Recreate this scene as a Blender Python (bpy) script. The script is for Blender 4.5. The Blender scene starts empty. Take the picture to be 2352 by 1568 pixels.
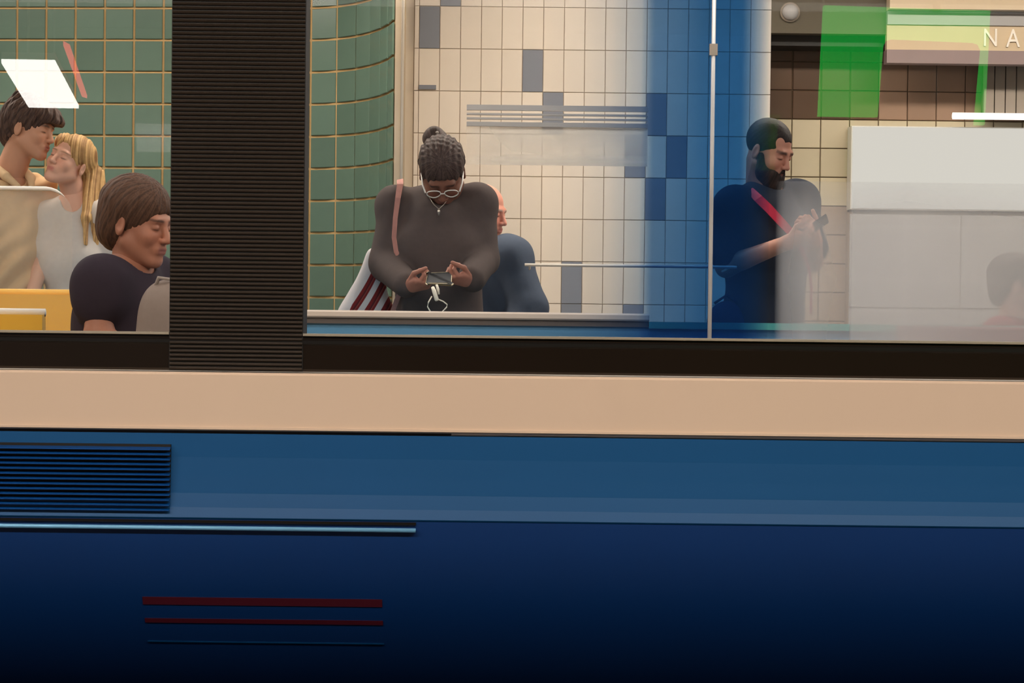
import bpy, math, random
import numpy as np
from mathutils import Vector, Matrix

random.seed(7)
rng = np.random.default_rng(7)
SC = bpy.context.scene
COL = SC.collection
R = math.radians

# ------------------------------------------------------------------ camera
IMG_W, IMG_H, FPX = 2352.0, 1568.0, 4573.0
CAM_POS = Vector((0.0, 0.0, 1.0))
PITCH = math.atan(84.0 / FPX)
ROLL = 0.0118
CAM_ROT = Matrix.Rotation(math.pi / 2 - PITCH, 3, 'X') @ Matrix.Rotation(ROLL, 3, 'Z')
cam_data = bpy.data.cameras.new('camera')
cam_data.sensor_width = 36.0
cam_data.lens = 36.0 * FPX / IMG_W
cam_data.clip_start = 0.05
cam_data.clip_end = 100
cam = bpy.data.objects.new('camera', cam_data)
COL.objects.link(cam)
cam.matrix_world = Matrix.Translation(CAM_POS) @ CAM_ROT.to_4x4()
SC.camera = cam


def at(px, py, Y):
    """the world point at depth Y that the photograph shows at pixel (px, py)"""
    d = CAM_ROT @ Vector(((px - IMG_W / 2) / FPX, -(py - IMG_H / 2) / FPX, -1.0))
    return CAM_POS + d * (Y / d.y)


# ------------------------------------------------------------------ world, view
world = bpy.data.worlds.new('station_air')
SC.world = world
world.use_nodes = True
world.node_tree.nodes['Background'].inputs[0].default_value = (0.9, 0.85, 0.8, 1)
world.node_tree.nodes['Background'].inputs[1].default_value = 0.06
SC.view_settings.view_transform = 'Standard'
SC.view_settings.look = 'None'
SC.view_settings.exposure = 0.0
SC.view_settings.gamma = 1.0
SC.view_settings.use_curve_mapping = False

FAR_LAMP = 35.0
NEAR_LAMP = 44.0
TRAIN_LAMP = 10.0
REFLECTED_LAMP = 15.0

# ------------------------------------------------------------------ materials


def lin(c):
    return tuple(((v / 255.0) / 12.92 if v / 255.0 <= 0.04045 else ((v / 255.0 + 0.055) / 1.055) ** 2.4) for v in c)


def node_mat(name):
    m = bpy.data.materials.new(name)
    m.use_nodes = True
    nt = m.node_tree
    for n in list(nt.nodes):
        if n.type != 'OUTPUT_MATERIAL':
            nt.nodes.remove(n)
    out = [n for n in nt.nodes if n.type == 'OUTPUT_MATERIAL'][0]
    return m, nt, out


def mat(name, rgb, rough=0.5, metal=0.0, spec=0.5, var=0.06, scale=14.0, bump=0.0, coat=0.0, stretch=(1, 1, 1), rnd=0.0):
    """a painted / woven / cast surface: base colour with fine procedural variation"""
    m, nt, out = node_mat(name)
    b = nt.nodes.new('ShaderNodeBsdfPrincipled')
    b.inputs['Roughness'].default_value = rough
    b.inputs['Metallic'].default_value = metal
    b.inputs['Specular IOR Level'].default_value = spec
    b.inputs['Coat Weight'].default_value = coat
    b.inputs['Coat Roughness'].default_value = 0.08
    tc = nt.nodes.new('ShaderNodeTexCoord')
    mp = nt.nodes.new('ShaderNodeMapping')
    mp.inputs['Scale'].default_value = stretch
    nz = nt.nodes.new('ShaderNodeTexNoise')
    nz.inputs['Scale'].default_value = scale
    nz.inputs['Detail'].default_value = 4
    hsv = nt.nodes.new('ShaderNodeHueSaturation')
    hsv.inputs['Color'].default_value = (*lin(rgb), 1)
    mr = nt.nodes.new('ShaderNodeMapRange')
    mr.inputs[3].default_value = 1 - var
    mr.inputs[4].default_value = 1 + var
    nt.links.new(tc.outputs['Object'], mp.inputs[0])
    nt.links.new(mp.outputs[0], nz.inputs['Vector'])
    nt.links.new(nz.outputs[0], mr.inputs[0])
    if rnd:
        oi = nt.nodes.new('ShaderNodeObjectInfo')
        mr2 = nt.nodes.new('ShaderNodeMapRange')
        mr2.inputs[3].default_value = 1 - rnd
        mr2.inputs[4].default_value = 1 + rnd
        mu = nt.nodes.new('ShaderNodeMath')
        mu.operation = 'MULTIPLY'
        nt.links.new(oi.outputs['Random'], mr2.inputs[0])
        nt.links.new(mr.outputs[0], mu.inputs[0])
        nt.links.new(mr2.outputs[0], mu.inputs[1])
        nt.links.new(mu.outputs[0], hsv.inputs['Value'])
    else:
        nt.links.new(mr.outputs[0], hsv.inputs['Value'])
    nt.links.new(hsv.outputs[0], b.inputs['Base Color'])
    if bump:
        bp = nt.nodes.new('ShaderNodeBump')
        bp.inputs['Strength'].default_value = bump
        bp.inputs['Distance'].default_value = 0.004
        nt.links.new(nz.outputs[0], bp.inputs['Height'])
        nt.links.new(bp.outputs[0], b.inputs['Normal'])
    nt.links.new(b.outputs[0], out.inputs[0])
    return m


def emit_mat(name, rgb, strength):
    m, nt, out = node_mat(name)
    e = nt.nodes.new('ShaderNodeEmission')
    e.inputs[0].default_value = (*lin(rgb), 1)
    e.inputs[1].default_value = strength
    nt.links.new(e.outputs[0], out.inputs[0])
    return m


def vcol_mat(name, rough=0.5, spec=0.4, bump=0.15, scale=90, var=0.07):
    """natural skin / hair / printed cloth colour stored on the mesh, with fine noise"""
    m, nt, out = node_mat(name)
    b = nt.nodes.new('ShaderNodeBsdfPrincipled')
    b.inputs['Roughness'].default_value = rough
    b.inputs['Specular IOR Level'].default_value = spec
    at_ = nt.nodes.new('ShaderNodeAttribute')
    at_.attribute_name = 'Col'
    tc = nt.nodes.new('ShaderNodeTexCoord')
    nz = nt.nodes.new('ShaderNodeTexNoise')
    nz.inputs['Scale'].default_value = scale
    nz.inputs['Detail'].default_value = 3
    mr = nt.nodes.new('ShaderNodeMapRange')
    mr.inputs[3].default_value = 1 - var
    mr.inputs[4].default_value = 1 + var
    hsv = nt.nodes.new('ShaderNodeHueSaturation')
    nt.links.new(tc.outputs['Object'], nz.inputs['Vector'])
    nt.links.new(nz.outputs[0], mr.inputs[0])
    nt.links.new(mr.outputs[0], hsv.inputs['Value'])
    nt.links.new(at_.outputs['Color'], hsv.inputs['Color'])
    nt.links.new(hsv.outputs[0], b.inputs['Base Color'])
    bp = nt.nodes.new('ShaderNodeBump')
    bp.inputs['Strength'].default_value = bump
    bp.inputs['Distance'].default_value = 0.002
    nt.links.new(nz.outputs[0], bp.inputs['Height'])
    nt.links.new(bp.outputs[0], b.inputs['Normal'])
    nt.links.new(b.outputs[0], out.inputs[0])
    return m


def glass_mat(name, reflect=0.07, tint=(1, 1, 1), rough=0.0):
    """thin window pane: lets light straight through, mirrors a small share of it"""
    m, nt, out = node_mat(name)
    t = nt.nodes.new('ShaderNodeBsdfTransparent')
    t.inputs[0].default_value = (*tint, 1)
    g = nt.nodes.new('ShaderNodeBsdfGlossy')
    g.inputs['Roughness'].default_value = rough
    mx = nt.nodes.new('ShaderNodeMixShader')
    lw = nt.nodes.new('ShaderNodeLayerWeight')
    lw.inputs[0].default_value = 0.25
    mr = nt.nodes.new('ShaderNodeMapRange')
    mr.inputs[3].default_value = reflect
    mr.inputs[4].default_value = 0.6
    pw = nt.nodes.new('ShaderNodeMath')
    pw.operation = 'POWER'
    pw.inputs[1].default_value = 2.5
    nt.links.new(lw.outputs['Facing'], pw.inputs[0])
    nt.links.new(pw.outputs[0], mr.inputs[0])
    nt.links.new(mr.outputs[0], mx.inputs[0])
    nt.links.new(t.outputs[0], mx.inputs[1])
    nt.links.new(g.outputs[0], mx.inputs[2])
    nt.links.new(mx.outputs[0], out.inputs[0])
    return m


def ramp(nt, src, stops):
    cr = nt.nodes.new('ShaderNodeValToRGB')
    el = cr.color_ramp.elements
    while len(el) < len(stops):
        el.new(0.5)
    for e, (p, v) in zip(el, stops):
        e.position = p
        e.color = (v, v, v, 1)
    nt.links.new(src, cr.inputs[0])
    return cr.outputs[0]


def film_mat(name, tint, x_stops, z_stops, body, body_mix):
    """acrylic screen or painted haze: tinted transmission plus a little scattering body colour"""
    m, nt, out = node_mat(name)
    tc = nt.nodes.new('ShaderNodeTexCoord')
    sp = nt.nodes.new('ShaderNodeSeparateXYZ')
    nt.links.new(tc.outputs['Generated'], sp.inputs[0])
    ax = ramp(nt, sp.outputs[0], x_stops)
    az = ramp(nt, sp.outputs[2], z_stops)
    mu = nt.nodes.new('ShaderNodeMath')
    mu.operation = 'MULTIPLY'
    nt.links.new(ax, mu.inputs[0])
    nt.links.new(az, mu.inputs[1])
    mc = nt.nodes.new('ShaderNodeMixRGB')
    mc.inputs[1].default_value = (1, 1, 1, 1)
    mc.inputs[2].default_value = (*tint, 1)
    nt.links.new(mu.outputs[0], mc.inputs[0])
    t = nt.nodes.new('ShaderNodeBsdfTransparent')
    nt.links.new(mc.outputs[0], t.inputs[0])
    d = nt.nodes.new('ShaderNodeBsdfDiffuse')
    d.inputs[0].default_value = (*lin(body), 1)
    tl = nt.nodes.new('ShaderNodeBsdfTranslucent')
    tl.inputs[0].default_value = (*lin(body), 1)
    md = nt.nodes.new('ShaderNodeMixShader')
    nt.links.new(d.outputs[0], md.inputs[1])
    nt.links.new(tl.outputs[0], md.inputs[2])
    mf = nt.nodes.new('ShaderNodeMath')
    mf.operation = 'MULTIPLY'
    mf.inputs[1].default_value = body_mix
    nt.links.new(mu.outputs[0], mf.inputs[0])
    mx = nt.nodes.new('ShaderNodeMixShader')
    nt.links.new(mf.outputs[0], mx.inputs[0])
    nt.links.new(t.outputs[0], mx.inputs[1])
    nt.links.new(md.outputs[0], mx.inputs[2])
    nt.links.new(mx.outputs[0], out.inputs[0])
    return m


def stripe_mat(name, origin, cols):
    """woven stripes slanting up from the lower left corner of the bag"""
    m, nt, out = node_mat(name)
    b = nt.nodes.new('ShaderNodeBsdfPrincipled')
    b.inputs['Roughness'].default_value = 0.85
    b.inputs['Specular IOR Level'].default_value = 0.15
    tc = nt.nodes.new('ShaderNodeTexCoord')
    sp = nt.nodes.new('ShaderNodeSeparateXYZ')
    nt.links.new(tc.outputs['Object'], sp.inputs[0])

    def math_(op, a, c):
        n_ = nt.nodes.new('ShaderNodeMath')
        n_.operation = op
        for k, v in enumerate((a, c)):
            if isinstance(v, (int, float)):
                n_.inputs[k].default_value = v
            else:
                nt.links.new(v, n_.inputs[k])
        return n_.outputs[0]
    dx = math_('SUBTRACT', sp.outputs[0], origin.x)
    dz = math_('SUBTRACT', sp.outputs[2], origin.z)
    u = math_('SUBTRACT', math_('MULTIPLY', dx, 0.76), math_('MULTIPLY', dz, 0.60))
    u = math_('ADD', u, math_('MULTIPLY', math_('MULTIPLY', dx, dz), 1.2))
    ph = math_('FRACT', math_('DIVIDE', math_('ADD', u, 0.008), 0.052), 0)
    cr = nt.nodes.new('ShaderNodeValToRGB')
    cr.color_ramp.interpolation = 'CONSTANT'
    el = cr.color_ramp.elements
    while len(el) < len(cols):
        el.new(0.5)
    for e, (p_, c_) in zip(el, cols):
        e.position = p_
        e.color = (*lin(c_), 1)
    nt.links.new(ph, cr.inputs[0])
    edge = math_('SUBTRACT', math_('MULTIPLY', dx, 0.93), math_('MULTIPLY', dz, 0.40))
    mk = math_('LESS_THAN', edge, 0.026)
    mx = nt.nodes.new('ShaderNodeMixRGB')
    mx.inputs[2].default_value = (*lin(cols[0][1]), 1)
    nt.links.new(mk, mx.inputs[0])
    nt.links.new(cr.outputs[0], mx.inputs[1])
    nt.links.new(mx.outputs[0], b.inputs['Base Color'])
    nt.links.new(b.outputs[0], out.inputs[0])
    return m


M = {}
M['green_tile'] = mat('green_tile_glaze', (96, 120, 106), 0.22, var=0.05, rnd=0.10, scale=30)
M['cream_tile'] = mat('cream_tile_glaze', (230, 218, 202), 0.3, var=0.02, rnd=0.03, scale=30)
M['blue_tile'] = mat('slate_blue_tile_glaze', (132, 136, 146), 0.3, var=0.03, rnd=0.05, scale=30)
M['beige_tile'] = mat('beige_tile_glaze', (206, 194, 164), 0.35, var=0.03, rnd=0.05, scale=30)
M['tan_tile'] = mat('tan_tile_glaze', (172, 150, 128), 0.4, var=0.03, rnd=0.06, scale=30)
M['brown_tile'] = mat('brown_tile_glaze', (92, 66, 44), 0.35, var=0.06, rnd=0.16, scale=30)
M['lit_brown_tile'] = mat('lit_brown_tile_glaze', (158, 128, 106), 0.35, var=0.05, rnd=0.10, scale=30)
M['grout_ochre'] = mat('ochre_grout', (196, 162, 112), 0.9, spec=0.1, var=0.1, scale=40)
M['grout_pale'] = mat('pale_grout', (176, 158, 140), 0.9, spec=0.1, var=0.08, scale=40)
M['grout_dark'] = mat('dark_grout', (112, 96, 78), 0.9, spec=0.1, var=0.1, scale=40)
M['steel'] = mat('brushed_steel', (205, 198, 186), 0.28, metal=0.9, var=0.05, scale=8, stretch=(30, 30, 1))
M['trim_metal'] = mat('satin_corner_metal', (196, 180, 156), 0.35, metal=0.55, var=0.05, scale=10)
M['chrome'] = mat('polished_trim', (225, 215, 195), 0.2, metal=0.6, var=0.03)
M['black'] = mat('black_paint', (17, 14, 12), 0.35, var=0.1)
M['soffit'] = mat('olive_soffit_paint', (92, 84, 68), 0.7, var=0.06)
M['ceil'] = mat('ceiling_paint', (200, 192, 178), 0.8, var=0.04)
M['floor'] = mat('platform_terrazzo', (120, 112, 104), 0.45, var=0.12, scale=60)
M['dark_floor'] = mat('dark_platform_asphalt', (34, 33, 34), 0.6, var=0.15, scale=60)
M['dark_wall'] = mat('dim_concrete_wall', (86, 76, 68), 0.8, var=0.1, scale=6)
M['white_panel'] = mat('white_enamel_panel', (226, 224, 216), 0.35, var=0.02)
M['grey_panel'] = mat('pale_grey_enamel', (172, 170, 168), 0.4, var=0.03)
M['slat_grey'] = mat('taupe_metal_slat', (158, 146, 132), 0.45, var=0.04)
M['fascia'] = mat('cream_fascia_paint', (214, 192, 158), 0.5, var=0.04)
M['letter'] = mat('white_letter_enamel', (248, 240, 226), 0.4, var=0.02)
M['shadow_mauve'] = mat('shadow_mauve_paint', (150, 130, 128), 0.5, var=0.05)
M['train_tan'] = mat('cream_train_paint', (220, 196, 174), 0.3, var=0.02, scale=3, coat=0.3)
M['train_blue'] = mat('blue_train_paint', (0, 76, 130), 0.45, var=0.04, scale=3, coat=0.0)
M['train_navy'] = mat('deep_blue_skirt_paint', (0, 48, 106), 0.45, var=0.05, scale=3, coat=0.0)
M['train_dark'] = mat('dark_brown_window_band', (30, 22, 16), 0.22, var=0.12, scale=4, coat=0.3)
M['rubber'] = mat('ribbed_rubber', (48, 38, 29), 0.4, var=0.12, scale=5)
M['rubber_back'] = mat('black_rubber_backing', (10, 8, 7), 0.6, var=0.1)
M['cyan_rail'] = mat('pale_cyan_rub_rail', (124, 188, 232), 0.3, metal=0.2, var=0.03)
M['red_stripe'] = mat('dark_red_stripe', (76, 12, 32), 0.5, var=0.08)
M['slat_blue'] = mat('blue_louvre_slat', (4, 60, 120), 0.35, var=0.05)
M['int_blue'] = mat('sky_blue_lining', (96, 160, 204), 0.45, var=0.04)
M['int_teal'] = mat('teal_lining', (84, 176, 168), 0.45, var=0.04)
M['int_white'] = mat('train_ceiling_white', (200, 196, 188), 0.6, var=0.03)
M['int_floor'] = mat('train_rubber_floor', (70, 70, 74), 0.7, var=0.1, scale=50)
M['ledge'] = mat('pale_ledge_plastic', (214, 200, 186), 0.4, var=0.04)
M['ledge_dark'] = mat('grey_ledge_edge', (104, 96, 92), 0.5, var=0.05)
M['yellow'] = mat('yellow_seat_plastic', (240, 186, 60), 0.4, var=0.06, scale=6)
M['seat_red'] = mat('dark_red_seat', (120, 44, 58), 0.6, var=0.08)
M['white_plastic'] = mat('white_plastic', (240, 236, 228), 0.35, var=0.02)
M['rail_light'] = mat('pale_handrail', (222, 214, 202), 0.35, metal=0.3, var=0.03)
M['rail_dark'] = mat('dark_handrail', (70, 60, 58), 0.4, metal=0.3, var=0.05)
M['rail_blue'] = mat('blue_grey_rail', (196, 192, 188), 0.4, metal=0.2, var=0.05)
M['phone'] = mat('dark_phone_glass', (26, 26, 30), 0.15, var=0.03)
M['phone_rim'] = mat('pale_gold_phone_rim', (206, 192, 160), 0.3, metal=0.5, var=0.03)
M['cable'] = mat('white_cable_plastic', (244, 238, 220), 0.4, var=0.02)
M['red_strap'] = mat('crimson_webbing', (206, 38, 72), 0.7, var=0.08, scale=80, bump=0.3)
M['navy_bag'] = mat('navy_nylon', (28, 44, 72), 0.6, var=0.1, scale=60)
M['grey_tote'] = mat('light_grey_canvas', (150, 138, 130), 0.8, var=0.08, scale=40, bump=0.2)
M['glass'] = glass_mat('window_glass', 0.075)
M['glass_far'] = glass_mat('coated_window_glass', 0.006)
M['acrylic'] = film_mat('clear_acrylic', (0.93, 0.93, 0.92), [(0, 1), (1, 1)], [(0, 0.4), (0.75, 0.6), (1, 1)], (245, 238, 228), 0.10)
M['skin'] = vcol_mat('skin', 0.48, 0.4, 0.12, 120, 0.05)
M['hair'] = vcol_mat('hair_strands', 0.6, 0.25, 0.6, 60, 0.28)
M['cloth'] = vcol_mat('woven_cloth', 0.85, 0.15, 0.35, 55, 0.08)
M['far_lamp'] = emit_mat('warm_tube_diffuser', (255, 243, 228), FAR_LAMP)
M['near_lamp'] = emit_mat('added_light_diffuser', (255, 238, 222), NEAR_LAMP)
M['train_lamp'] = emit_mat('train_led_diffuser', (255, 248, 240), TRAIN_LAMP)
M['refl_lamp'] = emit_mat('bright_strip_diffuser', (255, 250, 244), REFLECTED_LAMP)
M['red_neon'] = emit_mat('red_sign_light', (255, 90, 90), 7.0)
M['green_neon'] = emit_mat('green_sign_light', (0, 225, 78), 4.2)
M['light_box'] = emit_mat('white_light_box', (255, 250, 238), 0.72)
M['tube'] = emit_mat('white_lamp_tube', (255, 244, 232), 1.6)

# ------------------------------------------------------------------ object helpers


def children_link(o, parent=None):
    COL.objects.link(o)
    if parent is not None:
        o.parent = parent
    return o


def tag(o, label=None, cat=None, group=None, kind=None):
    if label: o['label'] = label
    if cat: o['category'] = cat
    if group: o['group'] = group
    if kind: o['kind'] = kind
    return o


def thing(name, label, cat, loc=(0, 0, 0), group=None):
    o = bpy.data.objects.new(name, None)
    o.empty_display_size = 0.05
    o.location = loc
    children_link(o)
    WORLD_OF[o.name] = Matrix.Translation(Vector(loc))
    return tag(o, label, cat, group)


WORLD_OF = {}


def place(o, parent):
    """parent o keeping its vertices (given in world space) where they are"""
    if parent is not None:
        o.parent = parent
        o.matrix_parent_inverse = WORLD_OF.get(parent.name, Matrix.Identity(4)).inverted()
    return o


class MB:
    """collects simple solids (world space) and links them as one mesh object"""

    def __init__(self):
        self.v, self.f = [], []

    def add(self, vs, fs):
        n = len(self.v)
        self.v += [tuple(v) for v in vs]
        self.f += [tuple(i + n for i in f) for f in fs]
        return self

    def box(self, x0, x1, y0, y1, z0, z1, ch=0.0):
        if ch <= 0:
            vs = [(x, y, z) for z in (z0, z1) for y in (y0, y1) for x in (x0, x1)]
            return self.add(vs, [(0, 2, 3, 1), (4, 5, 7, 6), (0, 1, 5, 4), (2, 6, 7, 3), (0, 4, 6, 2), (1, 3, 7, 5)])
        # chamfered along x edges of the cross-section
        prof = [(y0 + ch, z0), (y1 - ch, z0), (y1, z0 + ch), (y1, z1 - ch), (y1 - ch, z1), (y0 + ch, z1), (y0, z1 - ch), (y0, z0 + ch)]
        return self.extrude_x(prof, x0, x1)

    def extrude_x(self, prof, x0, x1):
        n = len(prof)
        vs = [(x0, y, z) for y, z in prof] + [(x1, y, z) for y, z in prof]
        fs = [(i, (i + 1) % n, n + (i + 1) % n, n + i) for i in range(n)]
        fs += [tuple(range(n - 1, -1, -1)), tuple(range(n, 2 * n))]
        return self.add(vs, fs)

    def prism(self, poly, y0, y1):
        """poly of (x, z) extruded from y0 to y1"""
        n = len(poly)
        vs = [(x, y0, z) for x, z in poly] + [(x, y1, z) for x, z in poly]
        fs = [((i + 1) % n, i, n + i, n + (i + 1) % n) for i in range(n)]
        fs += [tuple(range(n)), tuple(range(2 * n - 1, n - 1, -1))]
        return self.add(vs, fs)

    def tube(self, pts, r, seg=10, closed=False):
        pts = [Vector(p) for p in pts]
        rs = r if isinstance(r, (list, tuple)) else [r] * len(pts)
        rings = []
        up = Vector((0.13, 0.21, 0.97)).normalized()
        for i, p in enumerate(pts):
            a = pts[i - 1] if i else pts[0]
            b = pts[i + 1] if i + 1 < len(pts) else pts[-1]
            t = (b - a).normalized()
            if abs(t.dot(up)) > 0.95:
                up = Vector((0.9, 0.3, 0.1)).normalized()
            s = t.cross(up).normalized()
            u = s.cross(t).normalized()
            rings.append([p + (s * math.cos(2 * math.pi * k / seg) + u * math.sin(2 * math.pi * k / seg)) * rs[i] for k in range(seg)])
        vs = [v for ring in rings for v in ring]
        fs = []
        for i in range(len(pts) - 1):
            for k in range(seg):
                a, b = i * seg + k, i * seg + (k + 1) % seg
                fs.append((a, b, b + seg, a + seg))
        fs.append(tuple(range(seg - 1, -1, -1)))
        fs.append(tuple(range((len(pts) - 1) * seg, len(pts) * seg)))
        return self.add(vs, fs)

    def ribbon(self, pts, width, thick, normal):
        """flat strap along pts; normal faces the viewer side"""
        pts = [Vector(p) for p in pts]
        n0 = Vector(normal).normalized()
        ws = width if isinstance(width, (list, tuple)) else [width] * len(pts)
        vs = []
        for i, p in enumerate(pts):
            a = pts[max(i - 1, 0)]
            b = pts[min(i + 1, len(pts) - 1)]
            t = (b - a).normalized()
            s = t.cross(n0).normalized() * ws[i] / 2
            n = s.cross(t).normalized() * thick / 2
            vs += [p - s - n, p + s - n, p + s + n, p - s + n]
        fs = []
        for i in range(len(pts) - 1):
            for k in range(4):
                a, b = i * 4 + k, i * 4 + (k + 1) % 4
                fs.append((a, b, b + 4, a + 4))
        fs += [(3, 2, 1, 0), tuple(range(len(vs) - 4, len(vs)))]
        return self.add(vs, fs)

    def build(self, name, m, parent=None, smooth=False):
        me = bpy.data.meshes.new(name)
        me.from_pydata(self.v, [], self.f)
        import bmesh
        bm = bmesh.new()
        bm.from_mesh(me)
        bmesh.ops.recalc_face_normals(bm, faces=bm.faces)
        bm.to_mesh(me)
        bm.free()
        me.materials.append(m)
        if smooth:
            me.shade_smooth()
        o = bpy.data.objects.new(name, me)
        children_link(o)
        return place(o, parent)


def struct(name, mb, m, label=None):
    o = mb.build(name, m)
    o['kind'] = 'structure'
    if label: o['label'] = label
    return o


def tile_mesh(name, w, h, t, m, ch=0.0025):
    """one glazed tile: back at y=0, chamfered front at y=-t"""
    x, z = w / 2, h / 2
    vs = [(-x, 0, -z), (x, 0, -z), (x, 0, z), (-x, 0, z),
          (-x, -t + ch, -z), (x, -t + ch, -z), (x, -t + ch, z), (-x, -t + ch, z),
          (-x + ch, -t, -z + ch), (x - ch, -t, -z + ch), (x - ch, -t, z - ch), (-x + ch, -t, z - ch)]
    fs = [(3, 2, 1, 0)]
    for k in range(4):
        a, b = k, (k + 1) % 4
        fs += [(a, b, b + 4, a + 4), (a + 4, b + 4, b + 8, a + 8)]
    fs.append((8, 9, 10, 11))
    me = bpy.data.meshes.new(name)
    me.from_pydata(vs, [], fs)
    me.materials.append(m)
    return me


def put(name, me, loc, rotz, parent):
    o = bpy.data.objects.new(name, me)
    o.location = loc
    o.rotation_euler = (0, 0, rotz)
    children_link(o, parent)
    return o


# ================================================================== STRUCTURE: far platform
Y_WALL = 10.5
S_W = FPX / Y_WALL
# --- green tiled wall: runs in from the left, then curves towards the tracks and ends at the metal corner
path = [Vector((-5.4, 10.84, 0)), Vector((-1.16, 10.53, 0))]

heading = math.atan2(path[1].y - path[0].y, path[1].x - path[0].x)
P0 = path[1].copy()
end = Vector((-0.585, 9.72, 0))
c1 = P0 + Vector((math.cos(heading), math.sin(heading), 0)) * 0.42
for i in range(1, 15):
    t = i / 14
    path.append(P0 * (1 - t) ** 2 + c1 * 2 * t * (1 - t) + end * t * t)
cum = [0.0]
for a, b in zip(path, path[1:]):
    cum.append(cum[-1] + (b - a).length)


def along(s):
    for i in range(len(cum) - 1):
        if s <= cum[i + 1] or i == len(cum) - 2:
            t = (s - cum[i]) / (cum[i + 1] - cum[i])
            d = (path[i + 1] - path[i]).normalized()
            return path[i] + (path[i + 1] - path[i]) * t, d


mb = MB()
n = len(path)
th = 0.03
nor = []
for i in range(n):
    a = path[max(i - 1, 0)]
    b = path[min(i + 1, n - 1)]
    d = (b - a).normalized()
    nor.append(Vector((-d.y, d.x, 0)))
front = [p + nor[i] * 0.006 for i, p in enumerate(path)]
back = [p + nor[i] * th for i, p in enumerate(path)]
loop = front + back[::-1]
vs = [(p.x, p.y, 0.0) for p in loop] + [(p.x, p.y, 3.2) for p in loop]
L = len(loop)
fs = [(i, (i + 1) % L, L + (i + 1) % L, L + i) for i in range(L)]
fs += [(i, i + 1, L - 2 - i, L - 1 - i) for i in range(n - 1)]
fs += [(L + i, L + i + 1, 2 * L - 2 - i, 2 * L - 1 - i) for i in range(n - 1)]
mb.add(vs, fs)
wall_left = struct('wall_left', mb, M['grout_ochre'], 'green square tiled wall curving forward to the metal corner')

TW, THH = 0.1585, 0.1690
g_tile = tile_mesh('tile', TW - 0.0125, THH - 0.0125, 0.009, M['green_tile'])
total = cum[-1]
ncol = int(total / TW)
zrow0 = 0.66
green_rows = 13
zref = at(140, 16, 10.58).z           # one horizontal joint of the photograph
zrow0 = zref - 9 * THH
for c in range(ncol):
    s = total - 0.03 - (c + 0.5) * TW
    p, d = along(s)
    if p.x < -3.3 or c >= 19:
        continue
    for r in range(-2, green_rows):
        z = zrow0 + (r + 0.5) * THH
        if z > 3.1: continue
        put('tile', g_tile, (p.x, p.y + 0.004, z), math.atan2(d.y, d.x), wall_left)

# metal corner profile where the green wall ends
mb = MB()
mb.prism([(-0.585, 0.0), (-0.545, 0.0), (-0.545, 3.2), (-0.585, 3.2)], 9.70, 9.735)
mb.prism([(-0.560, 0.0), (-0.535, 0.0), (-0.535, 3.2), (-0.560, 3.2)], 9.735, 10.51)
corner = struct('trim_1', mb, M['trim_metal'], 'satin metal corner edging between green and cream tiles')
mb = MB()
mb.tube([(-0.548, 9.695, 0.0), (-0.548, 9.695, 3.2)], 0.008, 12)
place(mb.build('edge_bead', M['steel']), corner)

# --- cream wall with slate-blue accent tiles
mb = MB()
mb.box(-0.60, 1.34, 10.503, 10.70, 0, 3.2)
wall_back = struct('wall_back', mb, M['grout_pale'], 'cream tiled wall with scattered slate blue tiles')
PW, PH = 47.45 / S_W, 96.8 / S_W
cream_t = tile_mesh('tile', PW - 0.0032, PH - 0.0032, 0.006, M['cream_tile'], 0.0015)
blue_t = tile_mesh('tile', PW - 0.0032, PH - 0.0032, 0.0065, M['blue_tile'], 0.0015)
x_first = at(963, 60, Y_WALL).x        # left edge of the column with the topmost accent tile
z_top = at(985, 14, Y_WALL).z          # top edge of that row
# column, row (0 = row whose top is z_top, growing downwards)
accent = {(0, 0), (1, -1), (5, 1), (6, 2), (10, 3), (7, 6), (7, 7), (10, 7), (11, 2), (12, 3), (11, 4)}
for c in range(-1, 17):
    for r in range(-3, 9):
        x = x_first + (c + 0.5) * PW
        z = z_top - (r + 0.5) * PH
        if x - PW / 2 < -0.57:
            continue
        put('tile', blue_t if (c, r) in accent else cream_t, (x, 10.503, z), 0, wall_back)
edge_w = x_first - (-0.533)
edge_t = tile_mesh('tile', edge_w - 0.0032, PH - 0.0032, 0.006, M['cream_tile'], 0.0015)
for r in range(-3, 9):
    put('tile', edge_t, (-0.533 + edge_w / 2, 10.503, z_top - (r + 0.5) * PH), 0, wall_back)
# small grey plate screwed on the tiles
p = at(982, 200, 10.49)
mb = MB()
mb.box(p.x - 0.045, p.x + 0.045, 10.485, 10.498, p.z - 0.011, p.z + 0.011)
wp = mb.build('wall_plate', M['blue_tile'])
tag(wp, 'small slate grey plate on the cream tiles above the bun', 'plate')

# --- right-hand wall: beige band, tan dado, dark brown upper tiles
YR = 10.8
mb = MB()
mb.box(1.33, 5.2, YR + 0.003, YR + 0.2, 0, 3.2)
wall_right = struct('wall_right', mb, M['grout_dark'], 'tiled wall with beige band and dark brown tiles above')
QW = 0.156
bands = [('tan_tile', 'tan_tile'), ('beige_tile', 'beige_tile'), ('brown_tile', 'brown_tile')]
tm = {k: tile_mesh('tile', QW - 0.005, QW - 0.005, 0.008, M[k]) for k in ('tan_tile', 'beige_tile', 'brown_tile', 'lit_brown_tile')}
zb = at(1850, 274, YR).z
for c in range(0, 13):
    x = 1.345 + (c + 0.5) * QW
    for r in range(-5, 9):
        z = zb - (r + 0.5) * QW
        if z < 0.5 or z > 3.1: continue
        k = 'brown_tile' if r < 0 else ('beige_tile' if r < 3 else 'tan_tile')
        if r < -3:
            continue
        if r < 0 and x > at(2015, 200, YR).x:
            k = 'lit_brown_tile'  # lighter copy of the brown tile paints the lit stretch
        put('tile', tm[k], (x, YR + 0.003, z), 0, wall_right)
zbeam = at(1800, 82, YR - 0.2).z
mb = MB()
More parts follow.
